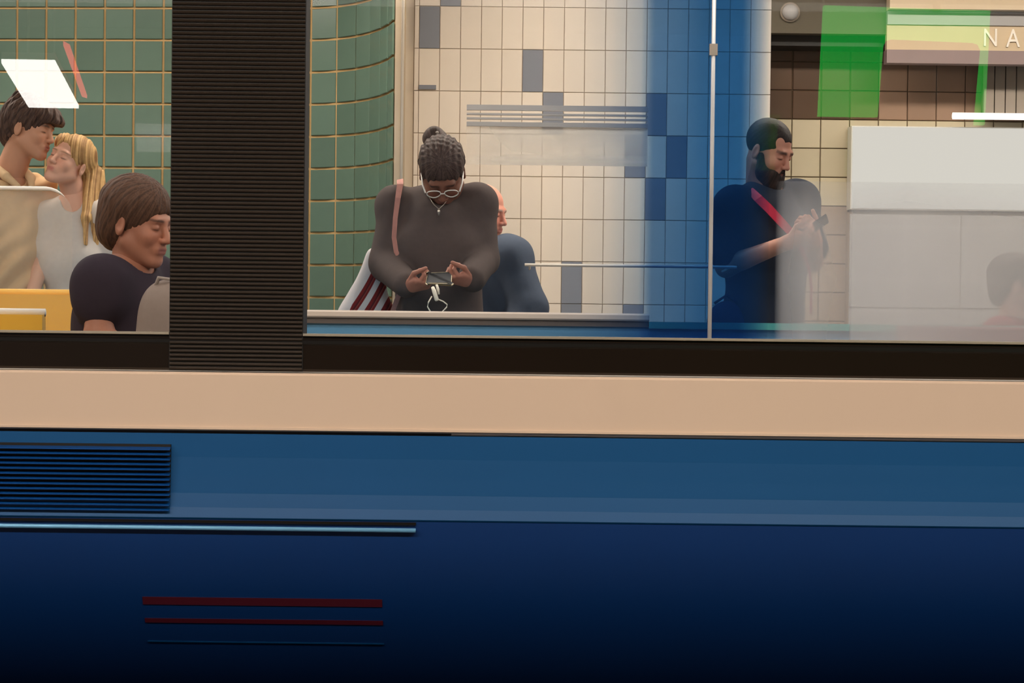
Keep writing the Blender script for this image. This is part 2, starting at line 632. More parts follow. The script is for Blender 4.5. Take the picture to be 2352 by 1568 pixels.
mb.box(1.30, 5.2, YR - 0.22, YR + 0.01, zbeam - 0.055, zbeam)
lint = struct('trim_2', mb, M['black'], 'black lintel beam above the brown tiles')
mb = MB()
mb.box(1.30, 5.2, YR - 0.30, YR + 0.01, zbeam, 3.2)
struct('wall_soffit', mb, M['soffit'], 'dark olive soffit above the black lintel')
# little round dome lamp on the soffit
p = at(1815, 28, YR - 0.31)
dome = thing('dome_lamp', 'small round dull lamp on the dark soffit', 'lamp', p)
mb = MB()
mb.tube([(p.x, YR - 0.30, p.z), (p.x, YR - 0.312, p.z)], 0.052, 24)
mb.build('base', M['slat_grey'], dome, True)
mb = MB()
mb.tube([(p.x, YR - 0.312, p.z), (p.x, YR - 0.325, p.z), (p.x, YR - 0.337, p.z), (p.x, YR - 0.343, p.z)], [0.044, 0.041, 0.030, 0.012], 24)
mb.build('cover', M['grey_panel'], dome, True)

# white light box on the right-hand wall, grey cladding below it
x0 = at(1955, 380, 10.66).x
z1 = at(2100, 290, 10.66).z
z0 = at(2100, 482, 10.66).z
lb = thing('light_box', 'blank white light box on the right-hand wall', 'light box', (x0 + 0.7, 10.75, z0))
mb = MB()
mb.box(x0, 4.2, 10.665, YR - 0.012, z0, z1)
mb.build('case', M['white_panel'], lb)
mb = MB()
mb.box(x0 + 0.006, 4.19, 10.66, 10.664, z0 + 0.006, z1 - 0.006)
mb.build('face', M['light_box'], lb)
clad = MB()
clad.box(x0, 4.2, 10.70, YR, 0.0, z0 - 0.012)
cladding = struct('wall_cladding', clad, M['grout_pale'], 'pale grey enamel panels under the light box')
for i in range(4):
    for j in range(3):
        mb = MB()
        w = (4.2 - x0) / 4
        hgt = (z0 - 0.02) / 3
        mb.box(x0 + i * w + 0.003, x0 + (i + 1) * w - 0.003, 10.688, 10.70, j * hgt + 0.004, (j + 1) * hgt - 0.004)
        mb.build('panel', M['grey_panel'], cladding)
# tube lamp on top of the light box
pa, pb = at(2188, 266, 10.6), at(2300, 267, 10.6)
tl = thing('tube_lamp', 'short white tube lamp above the light box', 'lamp', pa)
mb = MB()
mb.tube([pa, Vector((pb.x + 0.35, pa.y, pa.z))], 0.018, 14)
mb.build('tube', M['tube'], tl, True)
for xx in (pa.x + 0.05, pa.x + 0.45):
    mb = MB()
    mb.box(xx - 0.01, xx + 0.01, 10.6, 10.664, pa.z - 0.012, pa.z + 0.012)
    mb.build('bracket', M['steel'], tl)

# station name board with raised letters
fz0, fz1 = at(2250, 118, 10.5).z, at(2250, 30, 10.5).z
fx0 = at(2035, 70, 10.5).x
sb = thing('station_name_board', 'cream station name board with raised white letters', 'sign', (fx0, 10.55, fz0))
mb = MB()
mb.box(fx0, 4.4, 10.47, 10.52, fz0, fz1 - 0.07)
mb.build('board', M['fascia'], sb)
mb = MB()
mb.box(fx0, 4.4, 10.46, 10.52, fz1 - 0.07, fz1)
mb.build('top_rail', M['grey_panel'], sb)
mb = MB()
mb.box(fx0, 4.4, 10.465, 10.55, fz0 - 0.07, fz0)
mb.build('shadow_strip', M['shadow_mauve'], sb)  # mauve strip paints the shadow under the fascia beam


mb = MB()  # cream panel painting the bright lit ceiling at the right
mb.box(fx0, 4.4, 10.40, 10.498, fz1 + 0.004, 3.2)
struct('wall_lit_ceiling', mb, M['fascia'], 'cream panel painting the lit ceiling above the station name board')


def letter(ch, px, py_top, py_bot, Y, parent, m):
    cu = bpy.data.curves.new('letter', 'FONT')
    cu.body = ch
    cu.extrude = 0.02
    o = bpy.data.objects.new('letter_tmp', cu)
    COL.objects.link(o)
    bpy.context.view_layer.update()
    me = bpy.data.meshes.new_from_object(o.evaluated_get(bpy.context.evaluated_depsgraph_get()))
    bpy.data.objects.remove(o)
    co = np.empty(len(me.vertices) * 3)
    me.vertices.foreach_get('co', co)
    co = co.reshape(-1, 3)
    a, b = at(px, py_top, Y), at(px, py_bot, Y)
    s = (a.z - b.z) / (co[:, 1].max() - co[:, 1].min())
    xm = (co[:, 0].max() + co[:, 0].min()) / 2
    w = np.stack([(co[:, 0] - xm) * s * 0.8 + a.x, Y + co[:, 2] * 0.25, (co[:, 1] - co[:, 1].min()) * s + b.z], 1)
    me.vertices.foreach_set('co', w.ravel())
    me.materials.clear()
    me.materials.append(m)
    oo = bpy.data.objects.new('letter', me)
    COL.objects.link(oo)
    return place(oo, parent)


letter('N', 2275, 66, 106, 10.466, sb, M['letter'])
letter('A', 2327, 67, 108, 10.466, sb, M['letter'])

# vertical metal slats between board and light box
vx0 = at(2262, 200, 10.66).x
vz0, vz1 = at(2300, 272, 10.66).z, at(2300, 136, 10.66).z
vs_ = thing('slat_screen', 'taupe vertical slat screen under the station name board', 'screen', (vx0, 10.7, vz0))
mb = MB()
mb.box(vx0, 4.2, 10.70, 10.74, vz0, vz1)
mb.build('back_plate', M['grout_dark'], vs_)
for i in range(26):
    mb = MB()
    xx = vx0 + i * 0.058
    mb.box(xx, xx + 0.052, 10.67, 10.70, vz0, vz1)
    mb.build('slat', M['slat_grey'], vs_)

# floors, ceilings and the camera-side platform
mb = MB(); mb.box(-7, 7, 7.72, 11.2, -1.0, 0)
struct('floor_far', mb, M['floor'], 'far platform floor')
mb = MB(); mb.box(-7, 7, 7.0, 11.2, 3.2, 3.3)
struct('ceiling_far', mb, M['ceil'], 'ceiling over the far platform')
mb = MB(); mb.box(-9, 9, -9.2, 4.80, -1.0, 0)
struct('floor_near', mb, M['dark_floor'], 'near platform floor')
mb = MB(); mb.box(-9, 9, -9.2, 7.0, 3.6, 3.7)
struct('ceiling_near', mb, M['dark_wall'], 'dark ceiling over the near platform')
mb = MB(); mb.box(-9, 9, -9.3, -9.1, 0, 3.6)
struct('wall_near', mb, M['dark_wall'], 'dim wall behind the near platform')
mb = MB(); mb.box(-9, 9, 4.80, 7.72, -1.15, -1.05)
struct('floor_track', mb, M['dark_floor'], 'track bed')

# far platform ceiling lights
for i, X in enumerate((-4.6, -2.9, -1.2, 0.5, 2.2, 3.9)):
    words = ['above the far left end of the green wall', 'above the embracing couple', 'above the curve of the green wall',
             'above the cream tiled wall', 'above the bearded man', 'above the light box']
    t = thing('ceiling_light', 'tube light fitting on the ceiling ' + words[i], 'light', (X, 9.0, 3.2), 'far platform ceiling lights')
    mb = MB(); mb.box(X - 0.68, X + 0.68, 8.84, 9.16, 3.12, 3.2)
    mb.build('housing', M['white_plastic'], t)
    mb = MB(); mb.box(X - 0.65, X + 0.65, 8.87, 9.13, 3.105, 3.12)
    mb.build('diffuser', M['far_lamp'], t)

# near platform: unseen lights added to brighten the train side
for i, X in enumerate((-3.4, -1.1, 1.2, 3.5)):
    words = ['leftmost over the near platform edge', 'second from the left over the near platform edge',
             'third from the left over the near platform edge', 'rightmost over the near platform edge']
    t = thing('added_light', 'unseen warm strip light added for the train side, ' + words[i], 'light', (X, 2.3, 3.0), 'added near platform edge lights')
    mb = MB(); mb.box(X - 0.8, X + 0.8, 2.08, 2.52, 2.92, 3.0)
    mb.build('housing', M['white_plastic'], t)
    mb = MB(); mb.box(X - 0.77, X + 0.77, 2.11, 2.49, 2.905, 2.92)
    mb.build('diffuser', M['near_lamp'], t)
    for s in (-0.6, 0.6):
        mb = MB(); mb.tube([(X + s, 2.3, 3.0), (X + s, 2.3, 3.6)], 0.008, 8)
        mb.build('rod', M['steel'], t)

# the fittings behind the camera that the window mirrors


def mirrored(px, py, H):
    """point at height H behind the camera whose mirror image in the pane (plane Y=5) shows at (px, py)"""
    d = CAM_ROT @ Vector(((px - IMG_W / 2) / FPX, -(py - IMG_H / 2) / FPX, -1.0))
    t = (H - CAM_POS.z) / d.z
    v = CAM_POS + d * t
    return Vector((v.x, 10.0 - v.y, v.z))


def slab(name, quad, dz, m, parent):
    vs = [tuple(q) for q in quad] + [(q[0], q[1], q[2] + dz) for q in quad]
    mb = MB()
    mb.add(vs, [(0, 1, 2, 3), (7, 6, 5, 4), (0, 1, 5, 4), (1, 2, 6, 5), (2, 3, 7, 6), (3, 0, 4, 7)])
    return mb.build(name, m, parent)


q = [mirrored(3, 145, 2.7), mirrored(126, 147, 2.7), mirrored(181, 249, 2.7), mirrored(66, 247, 2.7)]
t = thing('pendant_light', 'bright white strip light mirrored in the left train window', 'light', q[0])
slab('diffuser', q, 0.03, M['refl_lamp'], t)
slab('housing', [Vector((v.x, v.y, v.z + 0.03)) for v in q], 0.05, M['white_plastic'], t)
for a, b in ((0, 1), (2, 3)):
    c = (q[a] + q[b]) / 2
    mb = MB(); mb.tube([(c.x, c.y, 2.78), (c.x, c.y, 3.6)], 0.01, 8)
    mb.build('rod', M['steel'], t)
q = [mirrored(145, 104, 2.7), mirrored(160, 112, 2.7), mirrored(200, 226, 2.7), mirrored(188, 222, 2.7)]
t = thing('red_light_strip', 'thin red light strip beside the white strip light', 'light', q[0])
slab('tube', q, 0.03, M['red_neon'], t)
c = (q[0] + q[2]) / 2
mb = MB(); mb.tube([(c.x, c.y, 2.73), (c.x, c.y, 3.6)], 0.006, 8)
mb.build('rod', M['steel'], t)

# green arch-shaped sign frame hanging on the near platform (seen mirrored in the right window)


def mirrored_at(px, py, Yreal):
    v = at(px, py, 10.0 - Yreal)
    return Vector((v.x, Yreal, v.z))


outer = [(1893, 12), (2275, 24), (2262, 286), (2240, 286), (2256, 112), (2250, 100), (2238, 96), (2052, 88), (2036, 92), (2029, 106), (2016, 268), (1880, 266)]
pts = [mirrored_at(x, y, -3.0) for x, y in outer]
t = thing('green_sign', 'green lit sign frame mirrored in the right train window', 'sign', pts[0])
mb = MB()
mb.prism([(v.x, v.z) for v in pts], -3.0, -3.06)
mb.build('frame', M['green_neon'], t)
for k in (0, 1):
    mb = MB(); mb.tube([(pts[k].x, -3.03, pts[k].z), (pts[k].x, -3.03, 3.6)], 0.008, 8)
    mb.build('rod', M['steel'], t)

# ================================================================== THE TRAIN
YT = 5.0
XL, XR = -5.0, 5.0


def zt(py, Y=YT):
    """height on the train side that the photograph shows at row py (at the centre column)"""
    return at(1176, py, Y).z


z_sill, z_dark, z_tan, z_step = zt(772.5), zt(859), zt(1002), zt(1197)
xp0, xp1 = at(392, 420, YT).x, at(700, 420, YT).x
train = thing('train_car', 'blue and cream metro car passing in front of the far platform', 'train', (0, 6.3, -1.05))


def part(mb, name, m, parent=train, smooth=False):
    return mb.build(name, m, parent, smooth)


ZW = 1.98
mb = MB(); mb.box(XL, XR, YT, YT + 0.07, z_dark, z_sill, 0.006)
part(mb, 'window_band', M['train_dark'])
mb = MB(); mb.box(XL, XR, YT - 0.004, YT + 0.02, z_sill - 0.030, z_sill - 0.012, 0.005)
part(mb, 'window_gasket', M['black'])
mb = MB(); mb.box(XL, XR, YT - 0.016, YT + 0.07, z_tan + 0.006, z_dark - 0.004, 0.006)
part(mb, 'cream_band', M['train_tan'])
mb = MB(); mb.box(XL, XR, YT - 0.020, YT - 0.010, z_tan + 0.010, z_tan + 0.016)
part(mb, 'cream_lip', M['train_tan'])
# groove under the cream band, left of the door joint
mb = MB(); mb.box(XL, -0.15, YT - 0.006, YT + 0.02, z_tan - 0.002, z_tan + 0.0075)
part(mb, 'groove', mat('maroon_groove', (48, 24, 24), 0.5))
# blue side panel, flaring out a little towards its lower edge
prof = [(YT - 0.012, z_tan - 0.001), (YT - 0.013, z_tan - 0.06), (YT - 0.016, z_tan - 0.11), (YT - 0.019, z_tan - 0.15), (YT - 0.025, z_tan - 0.185), (YT - 0.031, z_step + 0.004), (YT - 0.028, z_step), (YT + 0.05, z_step), (YT + 0.05, z_tan - 0.001)]
mb = MB(); mb.extrude_x(prof, XL, XR)
part(mb, 'blue_side_panel', M['train_blue'])
# skirt that curves under
prof = []
for i in range(25):
    a = i / 24
    z = z_step - 0.001 - a * 1.1
    y = YT - 0.0285 + 1.1 * (a ** 1.75)
    prof.append((y, z))
prof += [(prof[-1][0] + 0.05, prof[-1][1]), (YT + 0.05, z_step - 0.001)]
mb = MB()
n = len(prof)
vs = [(XL, y, z) for y, z in prof] + [(XR, y, z) for y, z in prof]
mb.add(vs, [(i, i + 1, n + i + 1, n + i) for i in range(n - 1)])
skirt = part(mb, 'skirt', M['train_navy'], smooth=True)
skirt.data.set_sharp_from_angle(angle=R(40))
# rub rail on the left half, pale cyan painting its lit edge
zr = zt(1210)
mb = MB(); mb.tube([(XL, YT - 0.036, at(0, 1203, YT).z), (-0.235, YT - 0.036, at(0, 1203, YT).z)], 0.0055, 10)
part(mb, 'rub_rail', M['cyan_rail'], smooth=True)
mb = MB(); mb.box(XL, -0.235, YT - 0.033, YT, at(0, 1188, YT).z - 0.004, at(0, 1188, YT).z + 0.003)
part(mb, 'rail_shadow_strip', M['black'])  # black strip paints the shade line above the rub rail
# red stripes and a thin blue line low on the skirt


def skirt_y(z):
    a = max(0.0, (z_step - 0.001 - z) / 1.1)
    return YT - 0.0285 + 1.1 * (a ** 1.75)


for (ya, yb, m_) in ((1377, 1396, 'red_stripe'), (1431, 1442, 'red_stripe'), (1490, 1493, 'train_blue')):
    za, zb_ = at(600, ya, YT).z, at(600, yb, YT).z
    xa, xb = at(322, ya, YT).x, at(876, ya, YT).x
    mb = MB()
    mb.extrude_x([(skirt_y(za) - 0.0015, za), (skirt_y(za) + 0.001, za), (skirt_y(zb_) + 0.001, zb_), (skirt_y(zb_) - 0.0015, zb_)], xa, xb)
    part(mb, 'stripe', M[m_])
# louvre grille low on the left
gx1 = at(395, 1090, YT).x
gz1, gz0 = at(0, 1018, YT).z, at(0, 1168, YT).z
mb = MB(); mb.box(-2.3, gx1, YT - 0.022, YT - 0.010, gz0 - 0.004, gz1 + 0.004)
grille = part(mb, 'louvre_grille', M['rubber_back'])
ns = 13
for i in range(ns):
    z = gz0 + (i + 0.5) * (gz1 - gz0) / ns
    mb = MB()
    mb.extrude_x([(YT - 0.022, z + 0.004), (YT - 0.036, z - 0.0010), (YT - 0.038, z - 0.0032), (YT - 0.022, z - 0.001)], -2.28, gx1)
    mb.build('slat', M['slat_blue'], grille)
# ribbed pillar between the windows
mb = MB(); mb.box(xp0, xp1, YT - 0.002, YT + 0.09, z_dark, ZW)
pillar = part(mb, 'pillar', M['rubber_back'])
rib_n = int((ZW - z_dark) / 0.0106)
rib_me = None
for i in range(rib_n):
    z = z_dark + 0.006 + i * 0.0106
    if rib_me is None:
        mb = MB()
        mb.extrude_x([(YT - 0.002, -0.0040), (YT - 0.0055, -0.0030), (YT - 0.0075, 0.0), (YT - 0.0055, 0.0030), (YT - 0.002, 0.0040)], xp0 + 0.002, xp1 - 0.002)
        o = mb.build('rib', M['rubber'], pillar)
        rib_me = o.data
        o.location = (0, 0, z)
        first_rib = o
    else:
        o = first_rib.copy()
        COL.objects.link(o)
        o.location = (0, 0, z)
# other pillars further along
for (a, b) in ((-3.6, -3.3), (2.05, 2.37), (4.7, 5.0), (-5.0, -4.9)):
    mb = MB(); mb.box(a, b, YT - 0.002, YT + 0.09, z_dark, ZW)
    part(mb, 'pillar', M['train_dark'])
# window panes with their bright lower trim
for (a, b) in ((-3.3, xp0), (xp1, 2.05), (2.37, 4.7), (-4.9, -3.6)):
    mb = MB(); mb.box(a, b, YT + 0.0, YT + 0.001, z_sill, ZW)
    me_pane = mb
    vs = [(a, YT, z_sill), (b, YT, z_sill), (b, YT, ZW), (a, YT, ZW)]
    mb = MB(); mb.add(vs, [(0, 1, 2, 3)])
    w_ = part(mb, 'window_pane', M['glass'])
    mb = MB(); mb.box(a, b, YT - 0.008, YT + 0.004, z_sill - 0.005, z_sill + 0.0015, 0.001)
    mb.build('window_trim', M['chrome'], w_)
# upper shell
mb = MB(); mb.box(XL, XR, YT - 0.01, YT + 0.09, ZW, 2.5)
part(mb, 'header_panel', M['train_tan'])
prof = [(YT - 0.01, 2.5), (YT + 0.25, 2.72), (YT + 0.8, 2.85), (YT + 1.3, 2.88), (YT + 1.8, 2.85), (YT + 2.35, 2.72), (YT + 2.61, 2.5), (YT + 2.56, 2.5), (YT + 2.3, 2.66), (YT + 1.3, 2.82), (YT + 0.3, 2.66), (YT + 0.04, 2.5)]
mb = MB(); mb.extrude_x(prof, XL, XR)
part(mb, 'roof', M['train_tan'])
mb = MB(); mb.box(XL, XR, YT + 0.09, YT + 2.52, 2.42, 2.46)
part(mb, 'inner_ceiling', M['int_white'])
mb = MB(); mb.box(XL, XR, YT + 0.36, YT + 2.52, -0.06, 0.0)
part(mb, 'car_floor', M['int_floor'])
for xx in (XL, XR - 0.05):
    mb = MB(); mb.box(xx, xx + 0.05, YT + 0.05, YT + 2.55, -0.06, 2.5)
    part(mb, 'end_wall', M['int_white'])
mb = MB(); mb.box(XL, XR, YT + 1.15, YT + 1.9, -1.05, -0.06)
part(mb, 'underframe', M['black'])
mb = MB(); mb.box(XL, XR, YT + 0.36, YT + 0.38, 0.0, z_dark + 0.02)
part(mb, 'inner_lining', M['int_white'])
# far side: lining, ledge, pillars, panes
YF = 7.5
zf = at(1100, 716, YF - 0.035).z
xs1 = at(1490, 730, YF).x
mb = MB(); mb.box(XL, XR, YF, YF + 0.08, 0.0, zf - 0.03)
part(mb, 'far_lining', M['int_blue'])
mb = MB(); mb.box(XL, xs1, YF - 0.035, YF + 0.08, zf - 0.028, zf, 0.006)
part(mb, 'far_ledge', M['ledge'])
mb = MB(); mb.box(XL, xs1, YF - 0.018, YF, zf - 0.050, zf - 0.028)
part(mb, 'ledge_edge', M['ledge_dark'])
mb = MB(); mb.box(xs1, XR, YF - 0.03, YF + 0.08, zf - 0.055, zf - 0.03)
part(mb, 'far_ledge', M['int_teal'])
mb = MB(); mb.box(XL, XR, YF, YF + 0.08, 2.30, 2.5)
part(mb, 'far_header', M['int_white'])
for (a, b) in ((-3.7, -3.4), (-1.21, -0.86), (2.3, 2.6), (4.7, 5.0), (-5, -4.9)):
    mb = MB(); mb.box(a, b, YF, YF + 0.08, zf - 0.03, 2.30)
    part(mb, 'far_pillar', M['int_blue'])
for (a, b) in ((-3.4, -1.21), (-0.86, 2.3), (2.6, 4.7)):
    mb = MB(); mb.add([(a, YF + 0.05, zf - 0.03), (b, YF + 0.05, zf - 0.03), (b, YF + 0.05, 2.30), (a, YF + 0.05, 2.30)], [(0, 1, 2, 3)])
    part(mb, 'far_window_pane', M['glass_far'])
for yy in (5.75, 6.85):
    mb = MB(); mb.box(XL + 0.2, XR - 0.2, yy - 0.07, yy + 0.07, 2.40, 2.42)
    part(mb, 'ceiling_lamp', M['train_lamp'])

# ------------------------------------------------------------------ fittings inside the car
# vent window with four rails and a strip painting white haze, on the far window
va, vb = at(1072, 262, YF - 0.06).x, at(1488, 262, YF - 0.06).x
vent = thing('vent_window', 'narrow vent window with painted white haze and grey rails on far side of car', 'window', (va, YF, at(1280, 288, YF).z))
for k, (py, rr) in enumerate(((249, 0.010), (264, 0.0035), (274, 0.0035), (287, 0.008))):
    z = at(1280, py, YF - 0.06).z
    mb = MB(); mb.box(va, vb, YF - 0.07, YF - 0.05, z - rr, z + rr)
    mb.build('rail', M['rail_blue'], vent)
mb = MB()
za, zb_ = at(1280, 380, YF - 0.06).z, at(1280, 293, YF - 0.06).z
mb.box(va, vb, YF - 0.062, YF - 0.058, za, zb_)
mb.build('haze_strip', film_mat('haze_strip_film', (0.8, 0.8, 0.8), [(0, 0.15), (0.25, 0.7), (1, 1)], [(0, 0.7), (0.12, 1.0), (0.3, 0.55), (1, 1)], (244, 240, 232), 0.62), vent)
# grab rails
pa, pb = at(1205, 608, 7.2), at(1692, 620, 7.2)
gr = thing('grab_rail', 'thin pale horizontal grab rail beside the bearded man', 'rail', pa)
mb = MB(); mb.tube([pa, Vector((pb.x, 7.2, pa.z))], 0.0055, 12)
mb.build('bar', M['rail_light'], gr, True)
for xx in (pa.x + 0.02, pb.x - 0.02):
    mb = MB(); mb.tube([(xx, 7.2, pa.z), (xx, 7.5, pa.z - 0.01)], 0.004, 8)
    mb.build('bracket', M['steel'], gr, True)

# blue sheet painting motion-blur haze, with a made-up pole and foot
YB = 7.0
xa, xb = at(1250, 400, YB).x, at(1768, 400, YB).x
ds = thing('haze_screen', 'blue sheet painting blurred haze between the tiled wall and bearded man', 'screen', ((xa + xb) / 2, YB, 0))
f = lambda px: (at(px, 400, YB).x - xa) / (xb - xa)
bm_ = film_mat('blue_haze_film', (0.17, 0.40, 0.68),
               [(0, 0.0), (f(1330), 0.05), (f(1400), 0.16), (f(1470), 0.38), (f(1500), 0.80), (f(1560), 0.86), (f(1640), 1.0), (f(1700), 1.0), (f(1740), 0.5), (1, 0.06)],
               [(0, 1), (1, 1)], (60, 110, 170), 0.14)
mb = MB(); mb.box(xa, xb, YB, YB + 0.006, 0.25, 2.42)
mb.build('blue_haze_panel', bm_, ds)
pp = at(1634, 360, YB).x
mb = MB(); mb.tube([(pp, YB - 0.02, 0.0), (pp, YB - 0.02, 2.42)], 0.0075, 14)
mb.build('pole', M['rail_blue'], ds, True)  # pole added to paint a pale vertical glint
for z in (0.3, 1.9):
    mb = MB(); mb.box(pp - 0.014, pp + 0.014, YB - 0.028, YB + 0.012, z - 0.02, z + 0.02)
    mb.build('clamp', M['steel'], ds)
mb = MB(); mb.box(xa, xb, YB - 0.012, YB + 0.018, 0.0, 0.25)
mb.build('foot_rail', M['rail_blue'], ds)

# white sheet painting the blurred haze on the right, with made-up mounts
YG = 6.6
xa, xb = at(1780, 600, YG).x, at(2420, 600, YG).x
f = lambda px: (at(px, 600, YG).x - xa) / (xb - xa)
za, zb_ = 0.25, at(2000, 418, YG).z
fz = lambda py: (at(2000, py, YG).z - za) / (zb_ - za)
fs_ = thing('haze_screen', 'white sheet painting blurred haze beside the bearded man on the right', 'screen', ((xa + xb) / 2, YG, 0))
wm = film_mat('white_haze_film', (0.85, 0.85, 0.86),
              [(0, 0.0), (f(1800), 0.28), (f(1850), 0.48), (f(1915), 0.34), (f(1952), 0.30), (f(1958), 0.55), (f(2080), 0.68), (f(2250), 0.52), (1, 0.42)],
              [(0, 0.8), (fz(760), 0.9), (fz(640), 1.0), (fz(520), 0.85), (fz(480), 0.6), (1, 0.25)], (232, 232, 232), 0.85)
mb = MB(); mb.box(xa, xb, YG, YG + 0.006, za, zb_)
mb.build('white_haze_panel', wm, fs_)
mb = MB(); mb.box(xa, xb, YG - 0.012, YG + 0.018, 0.0, za)
mb.build('foot_rail', M['grey_panel'], fs_)
mb = MB(); mb.tube([(xb, YG, 0), (xb, YG, 2.42)], 0.016, 14)
mb.build('pole', M['steel'], fs_, True)

# clear screen with white rim, lower left
YA = 6.45
ztop = at(80, 433, YA).z
xe = at(166, 440, YA).x
asn = thing('clear_screen', 'clear acrylic screen with a white rounded rim by yellow seats', 'screen', (xe - 0.5, YA, 0))
poly = [(-2.6, 0.35), (xe, 0.35)]
rc = 0.085
arc = []
for i in range(9):
    a = math.pi / 2 * i / 8
    arc.append((xe - rc + rc * math.cos(a), ztop - rc + rc * math.sin(a)))
poly += arc + [(-2.6, ztop)]
mb = MB(); mb.prism(poly, YA, YA + 0.006)
mb.build('panel', M['acrylic'], asn)
mb = MB(); mb.tube([(-2.6, YA, ztop)] + [(x, YA, z) for x, z in arc[::-1]][:5], [0.0075] * 2 + [0.006, 0.005, 0.003, 0.001][:4], 12)
mb.build('rim', M['white_plastic'], asn, True)
mb = MB(); mb.box(-2.6, xe, YA - 0.012, YA + 0.018, 0.0, 0.35)
mb.build('foot_rail', M['ledge'], asn)


def seat(name, label, xc, w, yb, ztop, m, m2, face=-1, group=None):
    """bench seat: curved back shell, cushion, top rail, two legs; seen from behind or the side"""
    t = thing(name, label, 'seat', (xc, yb, 0), group)
    prof = []
    for i in range(9):
        a = i / 8
        prof.append((yb + 0.10 * math.sin(a * 1.5) * -face * -0.4, 0.40 + a * (ztop - 0.40)))
    back = [(y + 0.045, z) for y, z in prof[::-1]]
    mb = MB(); mb.extrude_x(prof + back, xc - w / 2, xc + w / 2)
    o = mb.build('backrest', m, t)
    mb = MB(); mb.box(xc - w / 2, xc + w / 2, yb - 0.42, yb + 0.02, 0.40, 0.46, 0.02)
    mb.build('cushion', m, t)
    mb = MB(); mb.tube([(xc - w / 2, yb + 0.02 - 0.02, ztop + 0.006), (xc + w / 2, yb, ztop + 0.006)], 0.013, 12)
    mb.build('top_rail', m2, t, True)
    for s in (-1, 1):
        mb = MB(); mb.box(xc + s * w * 0.36 - 0.02, xc + s * w * 0.36 + 0.02, yb - 0.36, yb - 0.02, 0.0, 0.40)
        mb.build('leg', M['steel'], t)
    return t


xs = at(178, 700, 6.9).x
seat('bench_seat', 'yellow seat back with a pale top rail behind the clear screen', xs - 0.44, 0.88, 6.95, at(90, 668, 6.9).z - 0.012, M['yellow'], M['yellow'], group='yellow seats')
xs = at(104, 720, 6.1).x
seat('bench_seat', 'lower yellow seat with its highlight painted as a white rail at the left edge of the window', xs - 0.42, 0.84, 6.10, at(50, 716, 6.1).z - 0.008, M['yellow'], M['white_plastic'], group='yellow seats')  # white top rail paints the highlight along the seat back
xs = at(2200, 770, 6.3).x
seat('bench_seat', 'dark red seat back low behind the white haze sheet', xs + 0.46, 0.92, 7.3, at(2300, 762, 7.3).z, M['seat_red'], M['seat_red'])

# ================================================================== PEOPLE: signed-distance modelling


class SDF:
    def __init__(self):
        self.ops = []

    def u(self, prim, k=0.02):
        self.ops.append(('u', prim, k)); return self

    def s(self, prim, k=0.006):
        self.ops.append(('s', prim, k)); return self

    def i(self, prim, k=0.004):
        self.ops.append(('i', prim, k)); return self

    def d(self, fn):
        self.ops.append(('d', (fn, None, None), 0)); return self

    def ev(self, p, c=None, rad=0.0):
        d = np.full(len(p), 9.0)
        for op, (fn, pc, pr), k in self.ops:
            if op == 'd':
                d = d + fn(p); continue
            if c is not None and pc is not None and op in 'us':
                if np.linalg.norm(c - pc) - pr > rad + k + 0.03:
                    continue
            b = fn(p)
            if op == 'u':
                h = np.clip(0.5 + 0.5 * (b - d) / k, 0, 1)
                d = b * (1 - h) + d * h - k * h * (1 - h)
            else:
                if op == 's': b = -b
                h = np.clip(0.5 - 0.5 * (b - d) / k, 0, 1)
                d = b * (1 - h) + d * h + k * h * (1 - h)
        return d


def A_(v):
    return np.array([float(x) for x in v])


def ell(c, r, rot=None):
    c, r = A_(c), A_(r)
    Rm = None if rot is None else np.array(rot)

    def fn(p):
        q = p - c
        if Rm is not None: q = q @ Rm
        k0 = np.sqrt(((q / r) ** 2).sum(1))
        k1 = np.sqrt(((q / (r * r)) ** 2).sum(1)) + 1e-9
        return k0 * (k0 - 1) / k1
    return fn, c, float(r.max())


def cap(a, b, ra, rb):
    a, b = A_(a), A_(b)
    ab = b - a
    l2 = float(ab @ ab) + 1e-12

    def fn(p):
        t = np.clip(((p - a) @ ab) / l2, 0, 1)
        q = p - a - t[:, None] * ab
        return np.sqrt((q * q).sum(1)) - (ra + (rb - ra) * t)
    return fn, (a + b) / 2, math.sqrt(l2) / 2 + max(ra, rb)


def half(pt, nrm):
    """solid on the side the normal points away from"""
    pt, nrm = A_(pt), A_(nrm)
    nrm = nrm / np.linalg.norm(nrm)
    return (lambda p: (p - pt) @ nrm), None, None


